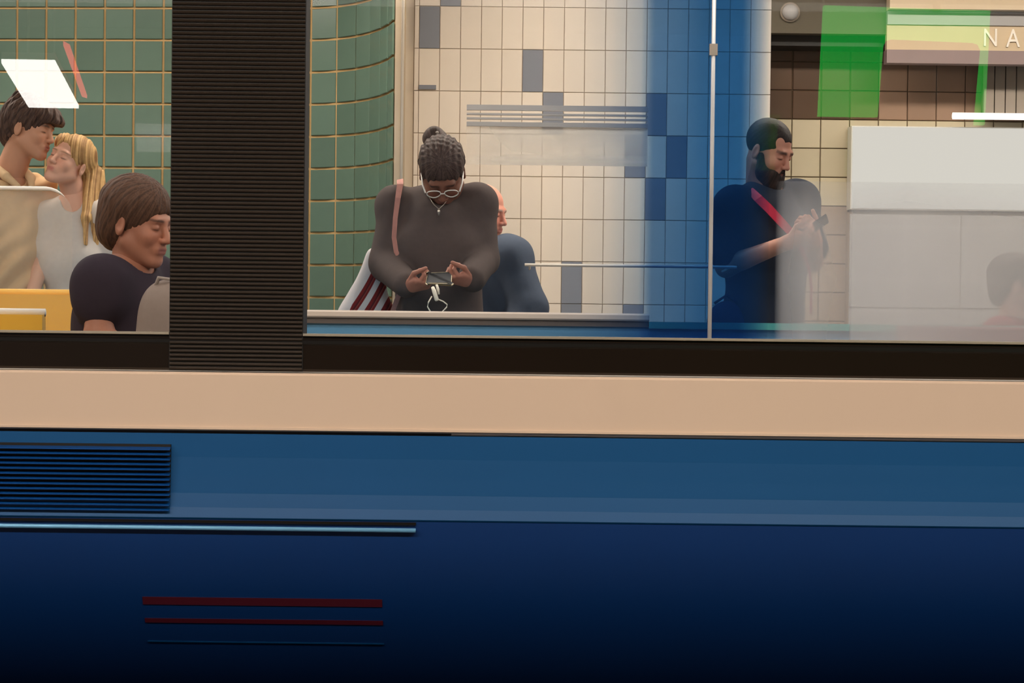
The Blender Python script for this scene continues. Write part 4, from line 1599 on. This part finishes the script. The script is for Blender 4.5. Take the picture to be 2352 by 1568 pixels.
# ---------------------------------------------------------------- bearded man
def bearded_man():
    Y = 8.2
    j = dict(sl=at(1684, 470, Y - 0.08), sr=at(1836, 456, Y + 0.10), neck=at(1750, 428, Y + 0.03),
             el=at(1668, 612, Y - 0.10), wl=at(1806, 558, Y - 0.30), er=at(1866, 600, Y + 0.02), wr=at(1872, 556, Y - 0.20))
    gx = at(1755, 600, Y).x
    j['pelvis'] = Vector((gx, Y + 0.02, 0.92))
    t = full_person('bearded man in a dark T-shirt with a crimson strap, reading his phone', j, (gx, Y, 0), None)
    skin = (196, 138, 116)
    o, rot, hs = at(1768, 347, Y), rot3(50, 24, 0), 1.0
    hp = head_parts(o, rot, hs, skin, (120, 70, 64), (40, 28, 26), j['neck'], 0.060, brow_w=1.6, stubble=(70, 52, 46), lash=0.9)
    body = torso_sdf(j, 1.0, 0.0, sleeve=2.0, ua=0.052, el=0.043, wr=0.030, depth=0.115)
    lo, hi = bounds(j)
    v, f = surface(body, lo, hi, 0.012)
    parts = [hp, (v, f, lin(skin))]
    parts.append(hand_parts(j['wl'], (0.9, -0.22, 0.22), (0.25, 0.55, 0.80), (-0.1, -0.75, 0.65), skin, curl=(38, 45, 30), thumb=((0.7, 0.5, 0.5), (0.95, 0.05, 0.3)), elbow=j['el'], fr=0.041))
    parts.append(hand_parts(j['wr'], (-0.35, -0.45, 0.75), (-0.6, 0.3, 0.5), (0.2, 0.8, 0.2), skin, curl=(45, 50, 35), elbow=j['er'], fr=0.041))
    skin_obj('body', parts, M['skin'], t)
    S = torso_sdf(j, 1.06, 0.016, sleeve=0.80, ua=0.056, depth=0.125, with_neck=False, belly=1.05)
    nk = A_(j['neck'])
    S.s(cap(nk + A_((0.02, -0.01, -0.02)), nk + A_((0.04, -0.03, 0.15)), 0.066, 0.075), 0.012)
    S.d(folds(0.005, 2.1, 24, 0.8))
    S.i(half((0, 0, 0.80), (0, 0, -1)), 0.01)
    skin_obj('t_shirt', [top_parts(S, lo - 0.05, hi + 0.05, (44, 50, 62))], M['cloth'], t)
    skin_obj('trousers', [legs_parts(j, (46, 46, 52))], M['cloth'], t)
    shoes(j, t, M['cloth'])
    # cropped hair with deep temples
    H = SDF()
    H.u(ell((0, 0.022, 0.040), (0.0815, 0.1005, 0.0905)), 0.01)
    H.d(tufts(0.0008, 30, 200))
    H.s(ell((0, -0.112, -0.050), (0.088, 0.090, 0.128)), 0.006)
    for s in (-1, 1):
        H.s(ell((s * 0.050, -0.088, 0.062), (0.026, 0.042, 0.036)), 0.008)
        H.s(ell((s * 0.094, 0.012, -0.016), (0.026, 0.024, 0.030)), 0.006)
    H.s(half((0, 0, -0.085), (0, 0, 1)), 0.01)
    skin_obj('hair', [hair_parts(o, rot, hs, H, (36, 30, 30), col2=(54, 44, 42))], M['hair'], t)
    Bd = SDF()
    Bd.u(ell((0, -0.038, -0.086), (0.067, 0.064, 0.060)), 0.01)
    Bd.u(ell((0, -0.074, -0.126), (0.040, 0.032, 0.036)), 0.03)
    for s in (-1, 1):
        Bd.u(cap((s * 0.070, -0.012, -0.020), (s * 0.058, -0.030, -0.075), 0.013, 0.022), 0.02)
    Bd.s(ell((0, -0.090, -0.012), (0.062, 0.062, 0.044)), 0.012)
    for s in (-1, 1):
        Bd.u(cap((0, -0.0945, -0.052), (s * 0.026, -0.084, -0.070), 0.0075, 0.007), 0.006)
    Bd.s(ell((0, -0.103, -0.0665), (0.013, 0.012, 0.0048)), 0.003)
    Bd.d(tufts(0.0018, 40, 150, 0.7))
    skin_obj('beard', [hair_parts(o, rot, hs, Bd, (34, 26, 25), col2=(56, 42, 38))], M['hair'], t)
    # crossbody strap
    st = thing('shoulder_strap', 'crimson webbing strap across the chest of the bearded man', 'strap', at(1780, 490, Y - 0.2))
    mb = MB()
    mb.ribbon([at(1708, 428, Y + 0.02), at(1722, 436, Y - 0.09), at(1742, 456, Y - 0.150), at(1765, 478, Y - 0.168), at(1790, 505, Y - 0.172), at(1815, 532, Y - 0.166), at(1838, 566, Y - 0.14)],
              [0.030, 0.033, 0.036, 0.036, 0.034, 0.032, 0.026], 0.004, (0.1, -1, 0.05))
    mb.build('webbing', M['red_strap'], st)
    mb = MB()
    mb.ribbon([at(1838, 566, Y - 0.145), at(1850, 592, Y - 0.135), at(1858, 618, Y - 0.12), at(1864, 660, Y - 0.10), at(1862, 720, Y - 0.08)], [0.020, 0.014, 0.010, 0.008, 0.008], 0.004, (0.1, -1, 0.05))
    mb.build('loose_end', M['red_strap'], st)
    # phone
    p = at(1872, 520, Y - 0.27)
    t2 = thing('phone', 'dark phone tilted in the hand of the bearded man', 'phone', p)
    Rp = Matrix.Rotation(R(-35), 3, 'Y') @ Matrix.Rotation(R(62), 3, 'X')
    for (w, hh, th, off, nm, m_) in ((0.118, 0.068, 0.008, 0.0, 'case', M['phone']), (0.112, 0.062, 0.002, -0.005, 'screen', M['phone'])):
        mb = MB()
        vs = [p + Rp @ Vector((sx * w / 2, off + sy * th / 2, sz * hh / 2)) for sz in (-1, 1) for sy in (-1, 1) for sx in (-1, 1)]
        mb.add(vs, [(0, 2, 3, 1), (4, 5, 7, 6), (0, 1, 5, 4), (2, 6, 7, 3), (0, 4, 6, 2), (1, 3, 7, 5)])
        mb.build(nm, m_, t2)
    # navy bag at his hip
    c = at(1668, 748, Y - 0.10)
    bg = thing('hip_bag', 'navy bag at the hip of the bearded man', 'bag', c)
    S = SDF().u(ell(c, (0.080, 0.060, 0.105)), 0.02).d(folds(0.004, 0.9, 30, 0.8))
    v, f = surface(S, A_(c) - 0.16, A_(c) + 0.16, 0.005)
    skin_obj('pouch', [(v, f, lin((34, 52, 84)))], M['cloth'], bg)
    mb = MB(); mb.tube([c + Vector((-0.05, 0, 0.09)), c + Vector((0, -0.005, 0.125)), c + Vector((0.05, 0, 0.09))], 0.006, 8)
    mb.build('handle', M['navy_bag'], bg, True)


# ---------------------------------------------------------------- kissing couple
def kissing_man():
    Y = 8.42
    j = dict(sl=at(-72, 440, Y - 0.10), sr=at(84, 452, Y + 0.12), neck=at(22, 402, Y), el=at(-96, 590, Y - 0.14), wl=at(-60, 700, Y - 0.24), er=at(104, 590, Y + 0.20), wr=at(190, 640, Y + 0.22))
    gx = at(5, 600, Y).x
    j['pelvis'] = Vector((gx, Y + 0.02, 0.90))
    t = full_person('man in a beige polo shirt kissing the blonde woman', j, (gx, Y, 0), None)
    skin = (206, 152, 122)
    o, rot, hs = at(70, 297, Y - 0.02), rot3(76, 10, 6), 1.0
    hp = head_parts(o, rot, hs, skin, (176, 108, 98), (70, 48, 40), j['neck'], 0.058, brow_w=1.3)
    body = torso_sdf(j, 1.0, 0.0, sleeve=2.0, ua=0.050, el=0.042, wr=0.030)
    lo, hi = bounds(j)
    v, f = surface(body, lo, hi, 0.012)
    parts = [hp, (v, f, lin(skin))]
    parts.append(hand_parts(j['wl'], (0.2, -0.2, -0.95), (0.6, 0.7, 0), (0.5, -0.8, 0), skin, curl=(20, 25, 20), elbow=j['el'], fr=0.04))
    parts.append(hand_parts(j['wr'], (0.9, 0.1, -0.2), (0.1, -0.9, 0), (0.1, 0.1, 0.9), skin, curl=(15, 20, 15), elbow=j['er'], fr=0.04))
    skin_obj('body', parts, M['skin'], t)
    S = torso_sdf(j, 1.10, 0.018, sleeve=0.86, ua=0.070, depth=0.130, with_neck=False)
    nk = A_(j['neck'])
    S.s(cap(nk + A_((0, -0.02, -0.035)), nk + A_((0.03, -0.05, 0.15)), 0.062, 0.080), 0.012)
    # placket opening
    S.s(ell(nk + A_((0.035, -0.14, -0.06)), (0.016, 0.06, 0.05)), 0.008)
    # diagonal drapes pulled down to the left

    def drape(p):
        q = (p[:, 0] * 0.80 - p[:, 2] * 0.95)
        w = np.clip((1.62 - p[:, 2]) / 0.15, 0, 1)
        return 0.0140 * w * np.sin(-q * 62 + 1.6 * np.sin(p[:, 2] * 9) + 1.1 * np.sin(p[:, 0] * 13)) * (0.55 + 0.45 * np.sin(p[:, 0] * 8 + p[:, 2] * 11))
    S.d(drape)
    S.i(half((0, 0, 0.80), (0, 0, -1)), 0.01)
    skin_obj('polo_shirt', [top_parts(S, lo - 0.06, hi + 0.06, (216, 182, 140), 0.0055)], M['cloth'], t)
    # folded collar
    C = SDF()
    x, y, rt = frame_of(j)
    for s in (-1, 1):
        C.u(cap(nk + x * s * 0.066 + y * 0.02 + A_((0, 0, 0.040)), nk + x * s * 0.058 - y * 0.075 + A_((0, 0, -0.012)), 0.016, 0.020), 0.006)
        C.u(cap(nk + x * s * 0.058 - y * 0.075 + A_((0, 0, -0.012)), nk + x * s * 0.032 - y * 0.125 + A_((0, 0, -0.052)), 0.018, 0.012), 0.006)
    C.u(cap(nk + x * 0.066 + y * 0.02 + A_((0, 0, 0.040)), nk - x * 0.066 + y * 0.02 + A_((0, 0, 0.040)), 0.014, 0.014), 0.006)
    v, f = surface(C, nk - 0.2, nk + 0.2, 0.004)
    skin_obj('collar', [(v, f, lin((226, 194, 154)))], M['cloth'], t)
    skin_obj('trousers', [legs_parts(j, (70, 64, 62))], M['cloth'], t)
    shoes(j, t, M['cloth'])
    H = SDF()
    H.u(ell((0, 0.030, 0.044), (0.093, 0.112, 0.100)), 0.01)
    H.u(ell((0, -0.070, 0.066), (0.066, 0.052, 0.044)), 0.04)
    H.u(ell((0.012, -0.105, 0.052), (0.046, 0.030, 0.022)), 0.02)
    H.u(ell((0, 0.088, -0.030), (0.062, 0.040, 0.062)), 0.04)
    H.u(ell((0, 0.05, 0.125), (0.05, 0.055, 0.03)), 0.03)
    H.d(tufts(0.006, 14, 70, 0.4))
    H.s(ell((0, -0.104, -0.064), (0.096, 0.080, 0.105)), 0.008)
    for s in (-1, 1):
        H.s(ell((s * 0.096, -0.002, -0.022), (0.034, 0.024, 0.034)), 0.008)
    skin_obj('hair', [hair_parts(o, rot, hs, H, (62, 46, 40), col2=(96, 74, 64))], M['hair'], t)


def blonde_woman():
    Y = 8.44
    j = dict(sl=at(112, 500, Y + 0.03), sr=at(244, 498, Y + 0.02), neck=at(172, 450, Y + 0.02), el=at(96, 600, Y - 0.04), wl=at(70, 690, Y - 0.16), er=at(268, 610, Y - 0.02), wr=at(240, 700, Y - 0.14))
    gx = at(172, 600, Y).x
    j['pelvis'] = Vector((gx, Y + 0.02, 0.86))
    t = full_person('blonde woman in a white top being kissed on the cheek', j, (gx, Y, 0), None)
    skin = (232, 178, 152)
    o, rot, hs = at(158, 371, Y - 0.04), rot3(-28, -16, 17), 0.93
    hp = head_parts(o, rot, hs, skin, (196, 118, 108), (150, 112, 84), j['neck'], 0.048, female=True, brow_w=0.8)
    body = torso_sdf(j, 1.0, 0.0, sleeve=2.0, ua=0.042, el=0.036, wr=0.026, depth=0.10, bust=0.9)
    lo, hi = bounds(j)
    v, f = surface(body, lo, hi, 0.012)
    parts = [hp, (v, f, lin(skin))]
    parts.append(hand_parts(j['wl'], (-0.2, -0.3, -0.9), (0.3, 0.8, 0), (0.8, -0.4, 0), skin, curl=(15, 20, 15), elbow=j['el'], fr=0.034, hs=0.9))
    parts.append(hand_parts(j['wr'], (-0.2, -0.3, -0.9), (-0.3, 0.8, 0), (-0.8, -0.4, 0), skin, curl=(15, 20, 15), elbow=j['er'], fr=0.034, hs=0.9))
    skin_obj('body', parts, M['skin'], t)
    S = torso_sdf(j, 1.05, 0.012, sleeve=0.7, ua=0.050, depth=0.108, with_neck=False, bust=0.95)
    nk = A_(j['neck'])
    S.s(cap(nk + A_((0, -0.02, -0.03)), nk + A_((0, -0.03, 0.15)), 0.058, 0.085), 0.012)
    S.s(ell(nk + A_((0, -0.10, -0.03)), (0.05, 0.06, 0.045)), 0.012)
    S.d(folds(0.003, 3.3, 28, 0.7))
    S.i(half((0, 0, 0.80), (0, 0, -1)), 0.01)
    skin_obj('white_top', [top_parts(S, lo - 0.05, hi + 0.05, (214, 206, 198))], M['cloth'], t)
    skin_obj('jeans', [legs_parts(j, (84, 98, 112))], M['cloth'], t)
    shoes(j, t, M['cloth'])
    H = SDF()
    H.u(ell((0, 0.026, 0.042), (0.089, 0.108, 0.094)), 0.01)
    down = loc2(o, rot, hs, A_(o) + A_((0, 0, -1))) ; down = down / np.linalg.norm(down)
    rgt = loc2(o, rot, hs, A_(o) + A_((1, 0, 0))); rgt = rgt / np.linalg.norm(rgt)
    L_ = lambda px, py, dy: loc2(o, rot, hs, at(px, py, Y + dy))
    H.s(ell((0.0, -0.118, -0.040), (0.075, 0.100, 0.122)), 0.010)
    H.s(ell((0.092, -0.004, -0.022), (0.030, 0.026, 0.036)), 0.008)
    # lengths falling behind the ear and over the shoulder
    H.u(cap(L_(192, 345, 0.05), L_(210, 430, 0.05), 0.045, 0.044), 0.03)
    H.u(cap(L_(208, 420, 0.03), L_(214, 505, -0.02), 0.040, 0.032), 0.03)
    H.u(cap(L_(222, 400, 0.06), L_(238, 490, 0.03), 0.036, 0.026), 0.02)
    H.u(cap(L_(204, 430, 0.0), L_(196, 500, -0.08), 0.024, 0.018), 0.02)
    H.u(cap(L_(196, 500, -0.08), L_(198, 560, -0.11), 0.018, 0.008), 0.02)
    H.u(cap(L_(214, 505, -0.03), L_(222, 590, -0.08), 0.026, 0.010), 0.02)
    H.u(cap(L_(150, 330, 0.06), L_(165, 430, 0.09), 0.050, 0.045), 0.03)

    def strands(p):
        q = p @ rgt
        dn = p @ down
        return 0.0010 * (np.sin(q * 210 + 1.5 * np.sin(dn * 12)) + np.sin(q * 330 + 1.9 + 1.5 * np.sin(dn * 16)) + np.sin(q * 517 + 4 + np.sin(dn * 9)))
    H.d(strands)
    v, f = surface(H, (-0.22, -0.24, -0.42), (0.24, 0.24, 0.2), 0.0034)
    q = v @ rgt
    dn = v @ down
    w = sum(np.sin(q * fq + ph + 1.5 * np.sin(dn * tw)) for fq, ph, tw in ((210, 0.3, 12), (330, 1.9, 16), (517, 4.0, 9), (760, 2.2, 20), (131, 5.1, 7)))
    c = mixc(np.tile(np.asarray(lin((216, 174, 116))), (len(v), 1)), lin((146, 104, 64)), 0.38 + 0.26 * w)
    skin_obj('hair', [((v * hs) @ rot.T + A_(o), f, c)], M['hair'], t)


# ---------------------------------------------------------------- older man behind the woman with the phone
def older_man():
    Y = 8.9
    j = dict(sl=at(1030, 600, Y + 0.12), sr=at(1168, 592, Y - 0.06), neck=at(1104, 566, Y), el=at(1010, 720, Y + 0.10), wl=at(1050, 800, Y - 0.1), er=at(1212, 706, Y - 0.12), wr=at(1190, 830, Y - 0.22))
    gx = at(1110, 700, Y).x
    j['pelvis'] = Vector((gx, Y + 0.04, 0.72))
    t = full_person('pink-faced older man in a navy jacket half hidden behind the woman with the phone', j, (gx, Y, 0), None)
    skin = (232, 160, 138)
    o, rot, hs = at(1113, 486, Y), rot3(66, 12, 0), 1.0
    hp = head_parts(o, rot, hs, skin, (196, 116, 108), (190, 170, 160), j['neck'], 0.056)
    body = torso_sdf(j, 1.0, 0.0, sleeve=2.0)
    lo, hi = bounds(j)
    v, f = surface(body, lo, hi, 0.013)
    parts = [hp, (v, f, lin(skin)), hand_parts(j['wr'], (0, -0.3, -0.95), (-0.9, 0, 0), (0, -0.9, 0.3), skin, curl=(20, 25, 20), elbow=j['er']),
             hand_parts(j['wl'], (0, -0.3, -0.95), (0.9, 0, 0), (0, -0.9, 0.3), skin, curl=(20, 25, 20), elbow=j['el'])]
    skin_obj('body', parts, M['skin'], t)
    S = torso_sdf(j, 1.12, 0.026, sleeve=1.9, ua=0.072, el=0.064, wr=0.046, depth=0.14, with_neck=False)
    nk = A_(j['neck'])
    S.s(cap(nk + A_((0, -0.01, -0.02)), nk + A_((0.03, -0.03, 0.15)), 0.062, 0.075), 0.012)
    S.d(folds(0.006, 0.2, 24, 0.9))
    S.i(half((0, 0, 0.62), (0, 0, -1)), 0.01)
    skin_obj('jacket', [top_parts(S, lo - 0.05, hi + 0.05, (80, 90, 106))], M['cloth'], t)
    skin_obj('trousers', [legs_parts(j, (60, 58, 60))], M['cloth'], t)
    shoes(j, t, M['cloth'])
    H = SDF()
    H.u(ell((0, 0.030, 0.030), (0.084, 0.098, 0.084)), 0.01)
    H.s(ell((0, -0.10, 0.02), (0.10, 0.105, 0.16)), 0.008)
    H.d(tufts(0.002, 24, 90))
    skin_obj('hair', [hair_parts(o, rot, hs, H, (214, 204, 192), col2=(188, 176, 164))], M['hair'], t)


# ---------------------------------------------------------------- seated person at the right edge
def right_edge_person():
    Y = 8.6
    j = dict(sl=at(2296, 772, Y - 0.16), sr=at(2400, 770, Y + 0.14), neck=at(2330, 734, Y), el=at(2290, 880, Y - 0.18), wl=at(2390, 920, Y - 0.2), er=at(2420, 880, Y + 0.18), wr=at(2470, 920, Y))
    gx = at(2330, 800, Y).x
    j['pelvis'] = Vector((gx, Y, 0.55))
    j['kl'] = Vector((gx + 0.42, Y - 0.10, 0.48)); j['kr'] = Vector((gx + 0.42, Y + 0.12, 0.48))
    j['al'] = Vector((gx + 0.44, Y - 0.10, 0.07)); j['ar'] = Vector((gx + 0.44, Y + 0.12, 0.07))
    t = full_person('dark-haired person in a dark red top seated at the right edge', j, (gx, Y, 0), None)
    skin = (216, 168, 150)
    o, rot, hs = at(2339, 653, Y), rot3(82, 4, 0), 1.0
    hp = head_parts(o, rot, hs, skin, (180, 116, 106), (50, 40, 38), j['neck'], 0.056)
    body = torso_sdf(j, 1.0, 0.0, sleeve=2.0, ua=0.046)
    lo, hi = bounds(j)
    v, f = surface(body, lo, hi, 0.013)
    parts = [hp, (v, f, lin(skin)), hand_parts(j['wl'], (0.9, 0, -0.2), (0, 0, -1), (0, 1, 0), skin, curl=(15, 20, 15), elbow=j['el']), hand_parts(j['wr'], (0.9, 0, -0.2), (0, 0, -1), (0, -1, 0), skin, curl=(15, 20, 15), elbow=j['er'])]
    skin_obj('body', parts, M['skin'], t)
    S = torso_sdf(j, 1.06, 0.016, sleeve=1.8, ua=0.056, el=0.05, wr=0.04, depth=0.12, with_neck=False)
    nk = A_(j['neck'])
    S.s(cap(nk + A_((0, 0, -0.02)), nk + A_((0.0, 0, 0.15)), 0.062, 0.068), 0.012)
    S.d(folds(0.004, 0.7, 24, 0.9))
    S.i(half((0, 0, 0.46), (0, 0, -1)), 0.01)
    skin_obj('top', [top_parts(S, lo - 0.05, hi + 0.05, (128, 52, 62))], M['cloth'], t)
    mb = MB()
    ring = [Vector(tuple(nk + A_((0.070 * math.cos(a), 0.066 * math.sin(a), -0.004 + 0.014 * math.cos(a + 2.6))))) for a in [2 * math.pi * k / 24 for k in range(25)]]
    mb.tube(ring, 0.011, 8)
    mb.build('collar', M['grey_panel'], t, True)
    skin_obj('trousers', [legs_parts(j, (60, 58, 66))], M['cloth'], t)
    shoes(j, t, M['cloth'])
    H = SDF()
    H.u(ell((0, 0.030, 0.040), (0.088, 0.108, 0.096)), 0.01)
    H.u(ell((0, 0.080, -0.040), (0.064, 0.042, 0.060)), 0.04)
    H.d(tufts(0.003, 20, 80, 1.1))
    H.s(ell((0, -0.110, -0.060), (0.10, 0.088, 0.115)), 0.008)
    for s in (-1, 1):
        H.s(ell((s * 0.096, 0.010, -0.022), (0.034, 0.026, 0.038)), 0.008)
    skin_obj('hair', [hair_parts(o, rot, hs, H, (60, 54, 56), col2=(84, 76, 76))], M['hair'], t)
    b = thing('platform_bench', 'grey platform bench under the seated person', 'bench', (gx, Y, 0))
    mb = MB(); mb.box(gx - 0.7, gx + 0.55, Y - 0.22, Y + 0.22, 0.38, 0.43, 0.01)
    mb.build('seat', M['slat_grey'], b)
    for s in (-0.5, 0.4):
        mb = MB(); mb.box(gx + s - 0.03, gx + s + 0.03, Y - 0.18, Y + 0.18, 0, 0.38)
        mb.build('leg', M['steel'], b)


# ---------------------------------------------------------------- passenger inside the car, left window
def passenger():
    Y = 5.95
    j = dict(sl=at(232, 648, Y - 0.12), sr=at(352, 642, Y + 0.16), neck=at(302, 598, Y + 0.02), el=at(226, 770, Y - 0.16), wl=at(360, 850, Y - 0.24), er=at(400, 780, Y + 0.14), wr=at(420, 860, Y - 0.05))
    gx = at(290, 800, Y).x
    j['pelvis'] = Vector((gx - 0.04, Y + 0.02, 0.53))
    j['kl'] = Vector((gx + 0.38, Y - 0.12, 0.50)); j['kr'] = Vector((gx + 0.38, Y + 0.14, 0.50))
    j['al'] = Vector((gx + 0.38, Y - 0.12, 0.07)); j['ar'] = Vector((gx + 0.38, Y + 0.14, 0.07))
    t = full_person('brown-haired passenger in a dark top seated inside the car by ribbed pillar', j, (gx, Y, 0), None)
    skin = (178, 122, 98)
    o, rot, hs = at(322, 512, Y), rot3(66, 12, 0), 1.0
    hp = head_parts(o, rot, hs, skin, (150, 90, 82), (60, 42, 34), j['neck'], 0.052)
    body = torso_sdf(j, 1.0, 0.0, sleeve=2.0, ua=0.046, el=0.040)
    lo, hi = bounds(j)
    v, f = surface(body, lo, hi, 0.012)
    parts = [hp, (v, f, lin(skin)), hand_parts(j['wl'], (0.9, -0.1, -0.2), (0, 0, -1), (0, 1, 0), skin, curl=(20, 25, 20), elbow=j['el']), hand_parts(j['wr'], (0.9, -0.1, -0.2), (0, 0, -1), (0, -1, 0), skin, curl=(20, 25, 20), elbow=j['er'])]
    skin_obj('body', parts, M['skin'], t)
    S = torso_sdf(j, 1.06, 0.014, sleeve=0.36, ua=0.060, depth=0.12, with_neck=False)
    nk = A_(j['neck'])
    S.s(cap(nk + A_((0.0, -0.02, -0.03)), nk + A_((0.02, -0.02, 0.15)), 0.070, 0.085), 0.012)
    S.d(folds(0.004, 1.1, 26, 0.8))
    S.i(half((0, 0, 0.46), (0, 0, -1)), 0.01)
    skin_obj('top', [top_parts(S, lo - 0.05, hi + 0.05, (52, 44, 54))], M['cloth'], t)
    skin_obj('trousers', [legs_parts(j, (58, 56, 70))], M['cloth'], t)
    shoes(j, t, M['cloth'])
    H = SDF()
    H.u(ell((0, 0.030, 0.044), (0.094, 0.114, 0.100)), 0.01)
    H.u(ell((0, 0.070, -0.030), (0.082, 0.060, 0.070)), 0.04)
    H.d(tufts(0.003, 16, 40, 0.3))
    H.s(ell((0, -0.118, -0.058), (0.10, 0.098, 0.108)), 0.010)
    skin_obj('hair', [hair_parts(o, rot, hs, H, (66, 46, 34), col2=(98, 70, 54))], M['hair'], t)
    # grey tote on the lap
    c = at(368, 722, 5.72)
    bg = thing('tote_bag', 'light grey tote bag on the lap of the seated passenger', 'bag', (c.x, 5.72, 0.58))
    S = SDF()
    S.u(ell(c + Vector((0.03, 0, -0.08)), (0.10, 0.065, 0.17)), 0.03)
    S.u(ell(c + Vector((0.01, 0, 0.02)), (0.055, 0.045, 0.07)), 0.05)
    S.d(folds(0.004, 0.5, 20, 1.0))
    v, f = surface(S, A_(c) - 0.32, A_(c) + 0.32, 0.006)
    skin_obj('sack', [(v, f, lin((150, 136, 128)))], M['cloth'], bg)
    mb = MB(); mb.tube([c + Vector((-0.02, -0.01, 0.06)), c + Vector((0.0, -0.03, 0.105)), c + Vector((0.04, -0.02, 0.10)), c + Vector((0.06, 0, 0.03))], 0.006, 8)
    mb.build('handle', M['grey_tote'], bg, True)
    seat('bench_seat', 'grey bench seat under the brown-haired passenger', gx + 0.02, 0.44, Y + 0.34, 0.86, M['slat_grey'], M['steel'])


woman_with_phone()
bearded_man()
kissing_man()
blonde_woman()
older_man()
right_edge_person()
passenger()
